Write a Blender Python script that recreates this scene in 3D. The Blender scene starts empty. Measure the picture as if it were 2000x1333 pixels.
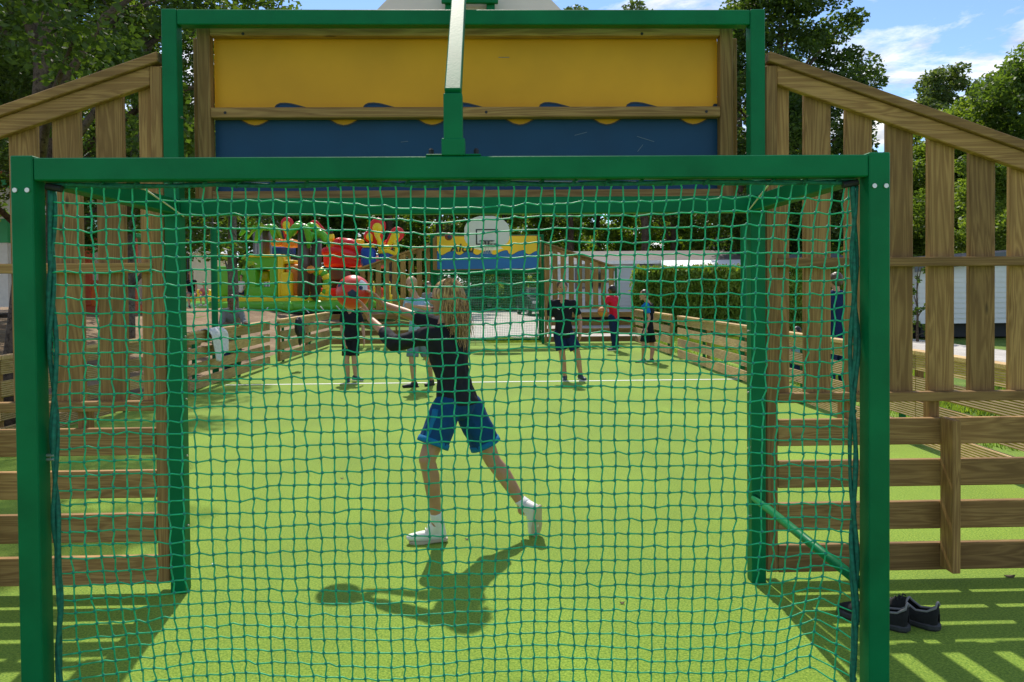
import bpy, bmesh, math, random
from mathutils import Vector, Matrix, noise
R=math.radians
random.seed(7)
sc=bpy.context.scene
# ------------------------------------------------------------------ camera
CF,CYAW,CPIT,CROL,CSY,CH=1505.67,.0259,.019,.0084,-77.24,1.5986
cam_d=bpy.data.cameras.new('camera'); cam=bpy.data.objects.new('camera',cam_d); sc.collection.objects.link(cam)
cam.matrix_world=Matrix.Translation((0,0,CH))@Matrix.Rotation(-CYAW,4,'Z')@Matrix.Rotation(R(90)-CPIT,4,'X')@Matrix.Rotation(-CROL,4,'Z')
cam_d.lens=CF/2000*36; cam_d.sensor_width=36; cam_d.shift_y=CSY/2000; cam_d.clip_start=.05; cam_d.clip_end=900
sc.camera=cam
# ------------------------------------------------------------------ light
SUN=Vector((-.085,.815,1)).normalized()          # direction towards the sun
SUN_EL=math.asin(SUN.z); SUN_AZ=math.atan2(SUN.x,SUN.y)
ld=bpy.data.lights.new('sun','SUN'); ld.energy=4.0; ld.angle=R(.8); ld.color=(1,.93,.82)
sun=bpy.data.objects.new('sun',ld); sc.collection.objects.link(sun)
sun.rotation_euler=SUN.to_track_quat('Z','Y').to_euler()
w=bpy.data.worlds.new('World'); sc.world=w; w.use_nodes=True
nt=w.node_tree; nt.nodes.clear()
def N(nt,t,**k):
    n=nt.nodes.new(t)
    for a,b in k.items():
        if a in n.inputs: n.inputs[a].default_value=b
        else: setattr(n,a,b)
    return n
def L(nt,a,b): nt.links.new(a,b)
sky=N(nt,'ShaderNodeTexSky',sky_type='NISHITA',sun_disc=False,sun_elevation=SUN_EL,sun_rotation=SUN_AZ,air_density=.85,dust_density=.1,ozone_density=4.5)
bg=N(nt,'ShaderNodeBackground',Strength=.15)
tc=N(nt,'ShaderNodeTexCoord'); sep=N(nt,'ShaderNodeSeparateXYZ'); L(nt,tc.outputs['Generated'],sep.inputs[0])
zc=N(nt,'ShaderNodeMath',operation='MAXIMUM'); zc.inputs[1].default_value=.06; L(nt,sep.outputs['Z'],zc.inputs[0])
za=N(nt,'ShaderNodeMath',operation='ADD'); za.inputs[1].default_value=.12; L(nt,zc.outputs[0],za.inputs[0])
dx=N(nt,'ShaderNodeMath',operation='DIVIDE'); L(nt,sep.outputs['X'],dx.inputs[0]); L(nt,za.outputs[0],dx.inputs[1])
dy=N(nt,'ShaderNodeMath',operation='DIVIDE'); L(nt,sep.outputs['Y'],dy.inputs[0]); L(nt,za.outputs[0],dy.inputs[1])
cmb=N(nt,'ShaderNodeCombineXYZ'); L(nt,dx.outputs[0],cmb.inputs[0]); L(nt,dy.outputs[0],cmb.inputs[1]); cmb.inputs[2].default_value=4.9
cn=N(nt,'ShaderNodeTexNoise',Scale=1.5,Detail=10.0,Roughness=.62,Distortion=.3); L(nt,cmb.outputs[0],cn.inputs['Vector'])
cr=N(nt,'ShaderNodeValToRGB'); cr.color_ramp.elements[0].position=.485; cr.color_ramp.elements[1].position=.60
L(nt,cn.outputs['Fac'],cr.inputs[0])
cc=N(nt,'ShaderNodeTexNoise',Scale=4.5,Detail=7.0,Roughness=.6); L(nt,cmb.outputs[0],cc.inputs['Vector'])
ccr=N(nt,'ShaderNodeValToRGB'); ccr.color_ramp.elements[0].color=(3.1,3.35,3.8,1); ccr.color_ramp.elements[1].color=(7.6,7.4,7.0,1)
ccr.color_ramp.elements[0].position=.35; ccr.color_ramp.elements[1].position=.6
L(nt,cc.outputs['Fac'],ccr.inputs[0])
mx=N(nt,'ShaderNodeMixRGB'); L(nt,cr.outputs['Color'],mx.inputs['Fac']); L(nt,sky.outputs[0],mx.inputs[1]); L(nt,ccr.outputs[0],mx.inputs[2])
L(nt,mx.outputs[0],bg.inputs[0])
wo=N(nt,'ShaderNodeOutputWorld'); L(nt,bg.outputs[0],wo.inputs[0])
sc.view_settings.view_transform='Standard'; sc.view_settings.look='None'; sc.view_settings.gamma=1; sc.view_settings.exposure=0.34
sc.render.engine='CYCLES'
# ------------------------------------------------------------------ pixel helpers (photo pixel -> point at a real depth / height)
def ray(px,py):
    a=px-1000; b=py-666.5-CSY; c,s=math.cos(CROL),math.sin(CROL)
    xi=c*a-s*b; yi=s*a+c*b; xc,zc_=xi/CF,-yi/CF
    y=math.cos(CPIT)+zc_*math.sin(CPIT); z=-math.sin(CPIT)+zc_*math.cos(CPIT)
    return Vector((xc*math.cos(CYAW)+y*math.sin(CYAW), -xc*math.sin(CYAW)+y*math.cos(CYAW), z))
def at(px,py,Y):
    r=ray(px,py); return r*(Y/r.y)+Vector((0,0,CH))
def gnd(px,py,Z=0):
    r=ray(px,py); return r*((Z-CH)/r.z)+Vector((0,0,CH))
# ------------------------------------------------------------------ tagging
def tag(o,label=None,cat=None,group=None,kind=None):
    if label: o['label']=label
    if cat: o['category']=cat
    if group: o['group']=group
    if kind: o['kind']=kind
    return o
def empty(name,loc,label,cat,group=None,rz=0):
    o=bpy.data.objects.new(name,None); sc.collection.objects.link(o); o.location=loc; o.rotation_euler=(0,0,rz)
    o.empty_display_size=.2
    bpy.context.view_layer.update()
    return tag(o,label,cat,group)
def link(name,me,mat,parent=None,smooth=False,local=False):
    o=bpy.data.objects.new(name,me); sc.collection.objects.link(o)
    if mat is not None:
        for m in (mat if isinstance(mat,(list,tuple)) else [mat]): me.materials.append(m)
    if smooth:
        me.polygons.foreach_set('use_smooth',[True]*len(me.polygons))
    if parent:
        o.parent=parent
        if not local:
            o.matrix_parent_inverse=parent_world(parent).inverted()
    return o
def parent_world(p):
    m=p.matrix_basis.copy()
    if p.parent: m=parent_world(p.parent)@p.matrix_parent_inverse@m
    return m
def copy_tree(o,parent=None):
    c=o.copy(); sc.collection.objects.link(c)
    if parent: c.parent=parent; c.matrix_parent_inverse=o.matrix_parent_inverse.copy()
    for ch in list(o.children): copy_tree(ch,c)
    return c
# ------------------------------------------------------------------ mesh builder
class MB:
    def __init__(s): s.v=[]; s.f=[]; s.m=[]
    def add(s,vs,fs,mi=0):
        b=len(s.v); s.v+= [tuple(q) for q in vs]; s.f+=[tuple(i+b for i in f) for f in fs]; s.m+=[mi]*len(fs); return s
    def box(s,x0,x1,y0,y1,z0,z1,mi=0,T=None):
        vs=[Vector((x,y,z)) for x in (x0,x1) for y in (y0,y1) for z in (z0,z1)]
        if T: vs=[T@q for q in vs]
        return s.add(vs,[(0,1,3,2),(4,6,7,5),(0,4,5,1),(2,3,7,6),(0,2,6,4),(1,5,7,3)],mi)
    def bar(s,a,b,w,h,up=(0,0,1),mi=0):
        a=Vector(a);b=Vector(b);d=(b-a).normalized();u=Vector(up);r=d.cross(u).normalized();u=r.cross(d).normalized()
        vs=[p+r*i*w/2+u*j*h/2 for p in (a,b) for i,j in ((-1,-1),(1,-1),(1,1),(-1,1))]
        return s.add(vs,[(3,2,1,0),(4,5,6,7),(0,1,5,4),(1,2,6,5),(2,3,7,6),(3,0,4,7)],mi)
    def prism(s,poly,axis,c0,c1,mi=0,T=None):   # poly: list of 2D, extruded along axis ('x','y','z')
        def P(q,c):
            if axis=='y': p=Vector((q[0],c,q[1]))
            elif axis=='x': p=Vector((c,q[0],q[1]))
            else: p=Vector((q[0],q[1],c))
            return T@p if T else p
        n=len(poly); vs=[P(q,c0) for q in poly]+[P(q,c1) for q in poly]
        return s.add(vs,[tuple(range(n))[::-1],tuple(range(n,2*n))]+[(i,(i+1)%n,n+(i+1)%n,n+i) for i in range(n)],mi)
    def tube(s,pts,rad,n=8,mi=0,cap=True):
        pts=[Vector(p) for p in pts]; rs=rad if isinstance(rad,(list,tuple)) else [rad]*len(pts)
        vs=[];fs=[]; up=None
        for i,p in enumerate(pts):
            d=(pts[min(i+1,len(pts)-1)]-pts[max(i-1,0)]).normalized()
            if up is None: up=Vector((0,0,1)) if abs(d.z)<.9 else Vector((1,0,0))
            r=d.cross(up).normalized(); up=r.cross(d).normalized()
            for k in range(n):
                a=2*math.pi*k/n; vs.append(p+(r*math.cos(a)+up*math.sin(a))*rs[i])
        for i in range(len(pts)-1):
            for k in range(n): fs.append((i*n+k,i*n+(k+1)%n,(i+1)*n+(k+1)%n,(i+1)*n+k))
        if cap: fs+= [tuple(range(n))[::-1],tuple(range((len(pts)-1)*n,len(pts)*n))]
        return s.add(vs,fs,mi)
    def ball(s,c,r,nu=12,nv=8,mi=0):
        c=Vector(c); r=r if isinstance(r,(tuple,list)) else (r,r,r)
        vs=[c+Vector((0,0,r[2]))];fs=[]
        for j in range(1,nv):
            t=math.pi*j/nv
            for i in range(nu):
                a=2*math.pi*i/nu; vs.append(c+Vector((r[0]*math.sin(t)*math.cos(a),r[1]*math.sin(t)*math.sin(a),r[2]*math.cos(t))))
        vs.append(c-Vector((0,0,r[2])))
        for i in range(nu): fs.append((0,1+i,1+(i+1)%nu))
        for j in range(nv-2):
            for i in range(nu):
                a=1+j*nu; fs.append((a+i,a+nu+i,a+nu+(i+1)%nu,a+(i+1)%nu))
        a=1+(nv-2)*nu
        for i in range(nu): fs.append((a+i,len(vs)-1,a+(i+1)%nu))
        return s.add(vs,fs,mi)
    def build(s,name,mat,parent=None,smooth=False,bevel=0,local=False):
        me=bpy.data.meshes.new(name); me.from_pydata(s.v,[],s.f)
        me.polygons.foreach_set('material_index',s.m)
        bm=bmesh.new(); bm.from_mesh(me)
        bmesh.ops.recalc_face_normals(bm,faces=bm.faces)
        if bevel:
            es=[e for e in bm.edges if len(e.link_faces)==2 and e.calc_face_angle(0)>.6]
            bmesh.ops.bevel(bm,geom=es,offset=bevel,segments=2 if bevel>.01 else 1,affect='EDGES',clamp_overlap=True)
        bm.to_mesh(me); bm.free(); me.update()
        return link(name,me,mat,parent,smooth,local)
# hull-fusing for organic and inflated shapes
def sph(c,r,yaw=0,nu=12,nv=8):
    c=Vector(c); r=r if isinstance(r,(tuple,list)) else (r,r,r); Rz=Matrix.Rotation(yaw,3,'Z'); out=[]
    for j in range(nv+1):
        t=math.pi*j/nv
        for i in range(nu if 0<j<nv else 1):
            a=2*math.pi*i/nu; out.append(c+Rz@Vector((r[0]*math.sin(t)*math.cos(a),r[1]*math.sin(t)*math.sin(a),r[2]*math.cos(t))))
    return out
def ring(c,d,r,n=14,flat=1.0):
    c=Vector(c); d=Vector(d).normalized(); u=Vector((1,0,0)) if abs(d.x)<.8 else Vector((0,1,0))
    a=d.cross(u).normalized(); b=a.cross(d).normalized()
    return [c+(a*math.cos(t)*r+b*math.sin(t)*r*flat) for t in [2*math.pi*k/n for k in range(n)]]
def cap(p0,r0,p1,r1,yaw=0): return sph(p0,r0,yaw)+sph(p1,r1,yaw)
def chain(pts,rs): return [cap(pts[i],rs[i],pts[i+1],rs[i+1]) for i in range(len(pts)-1)]
def frus(p0,r0,p1,r1): d=Vector(p1)-Vector(p0); return ring(p0,d,r0)+ring(p1,d,r1)
def fuse(name,prims,voxel,smooth=4,wr=0,wsc=14,sf=.5):
    bm=bmesh.new()
    for pts in prims:
        vs=[bm.verts.new(p) for p in pts]
        res=bmesh.ops.convex_hull(bm,input=vs)
        bad=[g for g in set(res['geom_interior'])|set(res['geom_unused']) if isinstance(g,bmesh.types.BMVert)]
        if bad: bmesh.ops.delete(bm,geom=bad,context='VERTS')
    me=bpy.data.meshes.new(name+'_tmp'); bm.to_mesh(me); bm.free()
    o=bpy.data.objects.new(name+'_tmp',me); sc.collection.objects.link(o)
    m=o.modifiers.new('r','REMESH'); m.mode='VOXEL'; m.voxel_size=voxel
    if smooth:
        s=o.modifiers.new('s','SMOOTH'); s.factor=sf; s.iterations=smooth
    dg=bpy.context.evaluated_depsgraph_get(); ev=o.evaluated_get(dg)
    out=bpy.data.meshes.new_from_object(ev); out.name=name
    bpy.data.objects.remove(o); bpy.data.meshes.remove(me)
    if wr:
        ns=[v.normal.copy() for v in out.vertices]
        for v,n in zip(out.vertices,ns):
            q=v.co*wsc; d=noise.noise(Vector((q.x,q.y,q.z*.45)))+.5*noise.noise(q*2.1)
            v.co+=n*d*wr
    out.materials.clear()
    return out
# ------------------------------------------------------------------ materials
def mat(name,col,rough=.6,metal=0,var=.0,vs=8,bump=0,bs=60,spec=.5,trans=0,coat=0):
    m=bpy.data.materials.new(name); m.use_nodes=True; nt=m.node_tree; b=nt.nodes['Principled BSDF']
    b.inputs['Base Color'].default_value=(*col,1); b.inputs['Roughness'].default_value=rough; b.inputs['Metallic'].default_value=metal
    b.inputs['Specular IOR Level'].default_value=spec
    if coat: b.inputs['Coat Weight'].default_value=coat
    tc=N(nt,'ShaderNodeTexCoord')
    if var:
        n=N(nt,'ShaderNodeTexNoise',Scale=vs,Detail=5.0); L(nt,tc.outputs['Object'],n.inputs['Vector'])
        r=N(nt,'ShaderNodeValToRGB'); r.color_ramp.elements[0].position=.3; r.color_ramp.elements[1].position=.7
        r.color_ramp.elements[0].color=(*[c*(1-var) for c in col],1); r.color_ramp.elements[1].color=(*[min(1,c*(1+var)) for c in col],1)
        L(nt,n.outputs['Fac'],r.inputs[0]); L(nt,r.outputs[0],b.inputs['Base Color'])
    if bump:
        n2=N(nt,'ShaderNodeTexNoise',Scale=bs,Detail=4.0); L(nt,tc.outputs['Object'],n2.inputs['Vector'])
        bp=N(nt,'ShaderNodeBump',Strength=bump,Distance=.01); L(nt,n2.outputs['Fac'],bp.inputs['Height']); L(nt,bp.outputs[0],b.inputs['Normal'])
    if trans:
        out=nt.nodes['Material Output']; t=N(nt,'ShaderNodeBsdfTranslucent'); t.inputs[0].default_value=(*[min(1,c*1.6) for c in col],1)
        ms=N(nt,'ShaderNodeMixShader',Fac=trans); L(nt,b.outputs[0],ms.inputs[1]); L(nt,t.outputs[0],ms.inputs[2]); L(nt,ms.outputs[0],out.inputs['Surface'])
    return m
def wood(name,axis,groove=0,base=(.42,.245,.082),dark=(.27,.145,.046)):
    m=bpy.data.materials.new(name); m.use_nodes=True; nt=m.node_tree; b=nt.nodes['Principled BSDF']
    b.inputs['Roughness'].default_value=.72; b.inputs['Specular IOR Level'].default_value=.3
    tc=N(nt,'ShaderNodeTexCoord'); oi=N(nt,'ShaderNodeObjectInfo')
    mul=N(nt,'ShaderNodeVectorMath',operation='SCALE'); mul.inputs['Scale'].default_value=37.0
    cx=N(nt,'ShaderNodeCombineXYZ'); L(nt,oi.outputs['Random'],cx.inputs[0]); L(nt,oi.outputs['Random'],cx.inputs[1]); L(nt,oi.outputs['Random'],cx.inputs[2]); L(nt,cx.outputs[0],mul.inputs[0])
    add=N(nt,'ShaderNodeVectorMath',operation='ADD'); L(nt,tc.outputs['Object'],add.inputs[0]); L(nt,mul.outputs[0],add.inputs[1])
    mp=N(nt,'ShaderNodeMapping'); sc_=[13,13,13]; sc_[axis]=.8; mp.inputs['Scale'].default_value=sc_; L(nt,add.outputs[0],mp.inputs['Vector'])
    n1=N(nt,'ShaderNodeTexNoise',Scale=1.1,Detail=3.0,Distortion=.6); L(nt,mp.outputs[0],n1.inputs['Vector'])
    rm=N(nt,'ShaderNodeMath',operation='MULTIPLY'); rm.inputs[1].default_value=17.0; L(nt,n1.outputs['Fac'],rm.inputs[0])
    fr=N(nt,'ShaderNodeMath',operation='PINGPONG'); fr.inputs[1].default_value=1.0; L(nt,rm.outputs[0],fr.inputs[0])
    mp2=N(nt,'ShaderNodeMapping'); s2=[190,190,190]; s2[axis]=4; mp2.inputs['Scale'].default_value=s2; L(nt,add.outputs[0],mp2.inputs['Vector'])
    n2=N(nt,'ShaderNodeTexNoise',Scale=1.0,Detail=2.0); L(nt,mp2.outputs[0],n2.inputs['Vector'])
    n3=N(nt,'ShaderNodeTexNoise',Scale=2.3,Detail=3.0); L(nt,add.outputs[0],n3.inputs['Vector'])
    mixf=N(nt,'ShaderNodeMath',operation='MULTIPLY_ADD'); mixf.inputs[1].default_value=.55; L(nt,fr.outputs[0],mixf.inputs[0])
    n2s=N(nt,'ShaderNodeMath',operation='MULTIPLY'); n2s.inputs[1].default_value=.5; L(nt,n2.outputs['Fac'],n2s.inputs[0]); L(nt,n2s.outputs[0],mixf.inputs[2])
    rr=N(nt,'ShaderNodeValToRGB'); rr.color_ramp.elements[0].position=.25; rr.color_ramp.elements[1].position=.72
    rr.color_ramp.elements[0].color=(*base,1); rr.color_ramp.elements[1].color=(*dark,1); L(nt,mixf.outputs[0],rr.inputs[0])
    # knots
    mk=N(nt,'ShaderNodeMapping'); s3=[5,5,5]; s3[axis]=1.6; mk.inputs['Scale'].default_value=s3; L(nt,add.outputs[0],mk.inputs['Vector'])
    vo=N(nt,'ShaderNodeTexVoronoi',Scale=1.0); L(nt,mk.outputs[0],vo.inputs['Vector'])
    kr=N(nt,'ShaderNodeValToRGB'); kr.color_ramp.elements[0].position=.035; kr.color_ramp.elements[1].position=.075
    kr.color_ramp.elements[0].color=(.25,.25,.25,1); kr.color_ramp.elements[1].color=(1,1,1,1); L(nt,vo.outputs['Distance'],kr.inputs[0])
    mm=N(nt,'ShaderNodeMixRGB',blend_type='MULTIPLY'); mm.inputs['Fac'].default_value=.8; L(nt,rr.outputs[0],mm.inputs[1]); L(nt,kr.outputs[0],mm.inputs[2])
    # tone per plank and slow weathering
    tr=N(nt,'ShaderNodeMapRange'); tr.inputs['To Min'].default_value=.70; tr.inputs['To Max'].default_value=1.22; L(nt,oi.outputs['Random'],tr.inputs['Value'])
    t3=N(nt,'ShaderNodeMapRange'); t3.inputs['From Min'].default_value=.3; t3.inputs['From Max'].default_value=.7; t3.inputs['To Min'].default_value=.82; t3.inputs['To Max'].default_value=1.12; L(nt,n3.outputs['Fac'],t3.inputs['Value'])
    tm=N(nt,'ShaderNodeMath',operation='MULTIPLY'); L(nt,tr.outputs[0],tm.inputs[0]); L(nt,t3.outputs[0],tm.inputs[1])
    fin=N(nt,'ShaderNodeVectorMath',operation='SCALE'); L(nt,mm.outputs[0],fin.inputs[0]); L(nt,tm.outputs[0],fin.inputs['Scale'])
    L(nt,fin.outputs[0],b.inputs['Base Color'])
    bp=N(nt,'ShaderNodeBump',Strength=.25,Distance=.004)
    if groove:
        sp=N(nt,'ShaderNodeSeparateXYZ'); L(nt,tc.outputs['Object'],sp.inputs[0])
        gm=N(nt,'ShaderNodeMath',operation='MULTIPLY'); gm.inputs[1].default_value=groove; L(nt,sp.outputs['Z'],gm.inputs[0])
        si=N(nt,'ShaderNodeMath',operation='SINE'); L(nt,gm.outputs[0],si.inputs[0])
        bp.inputs['Strength'].default_value=.9; bp.inputs['Distance'].default_value=.006; L(nt,si.outputs[0],bp.inputs['Height'])
    else: L(nt,mixf.outputs[0],bp.inputs['Height'])
    L(nt,bp.outputs[0],b.inputs['Normal'])
    return m
M={}
M['wv']=wood('pine_vertical',2); M['wh']=wood('pine_horizontal',0)
M['wy']=wood('pine_grooved',1,groove=2*math.pi/.022,base=(.68,.46,.20),dark=(.50,.32,.12)); M['wxg']=wood('pine_side',0,base=(.70,.48,.22),dark=(.52,.34,.14))
M['green']=mat('green_powder_coat',(.0005,.155,.052),.45,var=.18,vs=4,bump=.05,bs=120,spec=.16)
M['bolt']=mat('zinc_bolt',(.62,.6,.55),.35,metal=.8)
M['cord']=mat('green_net_cord',(.006,.47,.20),.5,var=.25,vs=30)
M['rope']=mat('dark_green_rope',(.004,.14,.095),.7,var=.4,vs=60)
M['wire']=mat('pale_elastic_cord',(.7,.68,.6),.6)
M['black']=mat('black_rubber',(.012,.012,.014),.6)
M['white']=mat('white_paint',(.8,.8,.78),.5,var=.04)
M['bboard']=mat('cream_laminate',(.74,.72,.66),.4,var=.03)
M['dkline']=mat('dark_marking',(.03,.035,.03),.5)
M['yellow']=mat('yellow_panel_paint',(.92,.56,.008),.45,var=.05,vs=2)
M['blue']=mat('blue_panel_paint',(.003,.13,.42),.4,var=.06,vs=2)
M['orange']=mat('orange_paint',(.62,.12,.02),.5,var=.08)
M['redm']=mat('red_metal',(.55,.03,.02),.4)
# ------------------------------------------------------------------ the setting
def turf_mat():
    m=bpy.data.materials.new('artificial_turf'); m.use_nodes=True; nt=m.node_tree; b=nt.nodes['Principled BSDF']
    b.inputs['Roughness'].default_value=.85; b.inputs['Specular IOR Level'].default_value=.25
    b.inputs['Sheen Weight'].default_value=.25; b.inputs['Sheen Tint'].default_value=(.7,.9,.3,1)
    tc=N(nt,'ShaderNodeTexCoord')
    a=N(nt,'ShaderNodeTexNoise',Scale=95.0,Detail=4.0,Roughness=.75); L(nt,tc.outputs['Object'],a.inputs['Vector'])
    ra=N(nt,'ShaderNodeValToRGB'); ra.color_ramp.elements[0].position=.36; ra.color_ramp.elements[1].position=.66
    ra.color_ramp.elements[0].color=(.07,.165,.010,1); ra.color_ramp.elements[1].color=(.36,.475,.058,1); e=ra.color_ramp.elements.new(.5); e.color=(.20,.325,.024,1)
    L(nt,a.outputs['Fac'],ra.inputs[0])
    c=N(nt,'ShaderNodeTexNoise',Scale=.45,Detail=5.0,Roughness=.6); L(nt,tc.outputs['Object'],c.inputs['Vector'])
    rc=N(nt,'ShaderNodeMapRange'); rc.inputs['From Min'].default_value=.3; rc.inputs['From Max'].default_value=.7; rc.inputs['To Min'].default_value=.80; rc.inputs['To Max'].default_value=1.14; L(nt,c.outputs['Fac'],rc.inputs['Value'])
    mp=N(nt,'ShaderNodeMapping'); mp.inputs['Scale'].default_value=(3.2,.22,1); L(nt,tc.outputs['Object'],mp.inputs['Vector'])
    c2=N(nt,'ShaderNodeTexNoise',Scale=1.0,Detail=4.0); L(nt,mp.outputs[0],c2.inputs['Vector'])
    rc2=N(nt,'ShaderNodeMapRange'); rc2.inputs['From Min'].default_value=.3; rc2.inputs['From Max'].default_value=.7; rc2.inputs['To Min'].default_value=.93; rc2.inputs['To Max'].default_value=1.06; L(nt,c2.outputs['Fac'],rc2.inputs['Value'])
    f0=N(nt,'ShaderNodeMath',operation='MULTIPLY'); L(nt,rc.outputs[0],f0.inputs[0]); L(nt,rc2.outputs[0],f0.inputs[1])
    f=N(nt,'ShaderNodeVectorMath',operation='SCALE'); L(nt,ra.outputs[0],f.inputs[0]); L(nt,f0.outputs[0],f.inputs['Scale']); L(nt,f.outputs[0],b.inputs['Base Color'])
    bp=N(nt,'ShaderNodeBump',Strength=.55,Distance=.012); L(nt,a.outputs['Fac'],bp.inputs['Height']); L(nt,bp.outputs[0],b.inputs['Normal'])
    return m
M['turf']=turf_mat()
def mix_ground(name,c1,c2,c3,sc1,sc2,bump=.5,dist=.03):
    m=bpy.data.materials.new(name); m.use_nodes=True; nt=m.node_tree; b=nt.nodes['Principled BSDF']; b.inputs['Roughness'].default_value=.9; b.inputs['Specular IOR Level'].default_value=.2
    tc=N(nt,'ShaderNodeTexCoord')
    a=N(nt,'ShaderNodeTexNoise',Scale=sc1,Detail=8.0,Roughness=.65); L(nt,tc.outputs['Object'],a.inputs['Vector'])
    r=N(nt,'ShaderNodeValToRGB'); r.color_ramp.elements[0].position=.36; r.color_ramp.elements[0].color=(*c1,1); r.color_ramp.elements[1].position=.62; r.color_ramp.elements[1].color=(*c2,1); L(nt,a.outputs['Fac'],r.inputs[0])
    d=N(nt,'ShaderNodeTexNoise',Scale=sc2,Detail=4.0,Roughness=.8); L(nt,tc.outputs['Object'],d.inputs['Vector'])
    rd=N(nt,'ShaderNodeValToRGB'); rd.color_ramp.elements[0].position=.5; rd.color_ramp.elements[1].position=.6; L(nt,d.outputs['Fac'],rd.inputs[0])
    mx=N(nt,'ShaderNodeMixRGB'); L(nt,rd.outputs[0],mx.inputs[0]); L(nt,r.outputs[0],mx.inputs[1]); mx.inputs[2].default_value=(*c3,1); L(nt,mx.outputs[0],b.inputs['Base Color'])
    bp=N(nt,'ShaderNodeBump',Strength=bump,Distance=dist); L(nt,d.outputs['Fac'],bp.inputs['Height']); L(nt,bp.outputs[0],b.inputs['Normal'])
    return m
M['dirt']=mix_ground('dirt_and_needles',(.17,.11,.065),(.36,.26,.16),(.24,.15,.08),.8,9)
M['grass']=mix_ground('meadow_grass',(.07,.13,.02),(.17,.25,.04),(.10,.18,.025),.7,14)
M['gravel']=mix_ground('pale_gravel',(.42,.39,.34),(.62,.58,.52),(.5,.47,.43),1.2,30)
def lerp(a,b,t): return a+(b-a)*max(0,min(1,t))
def gz(x,y):      # height of the land: level on the right, a bank on the left of the court
    t=max(0,min(1,(-5.6-x)/6.0)); s=t*t*(3-2*t)
    u=max(0,min(1,(y-21.8)/5.0))
    s2=max(0,min(1,(-2.5-x)/7)) ; s2=s2*s2*(3-2*s2)
    z=.92*max(s*(1 if y<24 else 1), s2*u)
    return z+ (noise.noise(Vector((x*.25,y*.25,0)))*.06 if z>.05 else 0)-.02
def sheet(name,xs,ys,mt,zf,kind='structure'):
    vs=[(x,y,zf(x,y)) for y in ys for x in xs]; n=len(xs)
    fs=[(j*n+i,j*n+i+1,(j+1)*n+i+1,(j+1)*n+i) for j in range(len(ys)-1) for i in range(n-1)]
    me=bpy.data.meshes.new(name); me.from_pydata(vs,[],fs); o=link(name,me,mt,smooth=True); o['kind']=kind; return o
def steps(a,b,s):
    n=max(1,int(round((b-a)/s))); return [a+(b-a)*i/n for i in range(n+1)]
sheet('ground',[-420,-200,-100]+steps(-60,60,1.0)+[100,200,420],[-60,-20]+steps(-6,70,1.0)+[100,200,600],M['grass'],lambda x,y:gz(x,y)-.03)
sheet('dirt_ground',steps(-50,-5.35,.6),steps(-4,60,1.0),M['dirt'],lambda x,y:gz(x,y))
sheet('turf',[-5.3,5.3],[-3,22.0],M['turf'],lambda x,y:0.0)
sheet('gravel_path',steps(-2.2,60,1.5),steps(24.5,52,1.5),M['gravel'],lambda x,y:gz(x,y)+.006)
sheet('gravel_lane',[8.6,12.2],[-3,24.6],M['gravel'],lambda x,y:-.008)
ln=MB(); ln.box(-4.45,4.2,12.90,12.975,.001,.0045); o=ln.build('line_marking',M['white']); o['kind']='structure'
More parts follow.
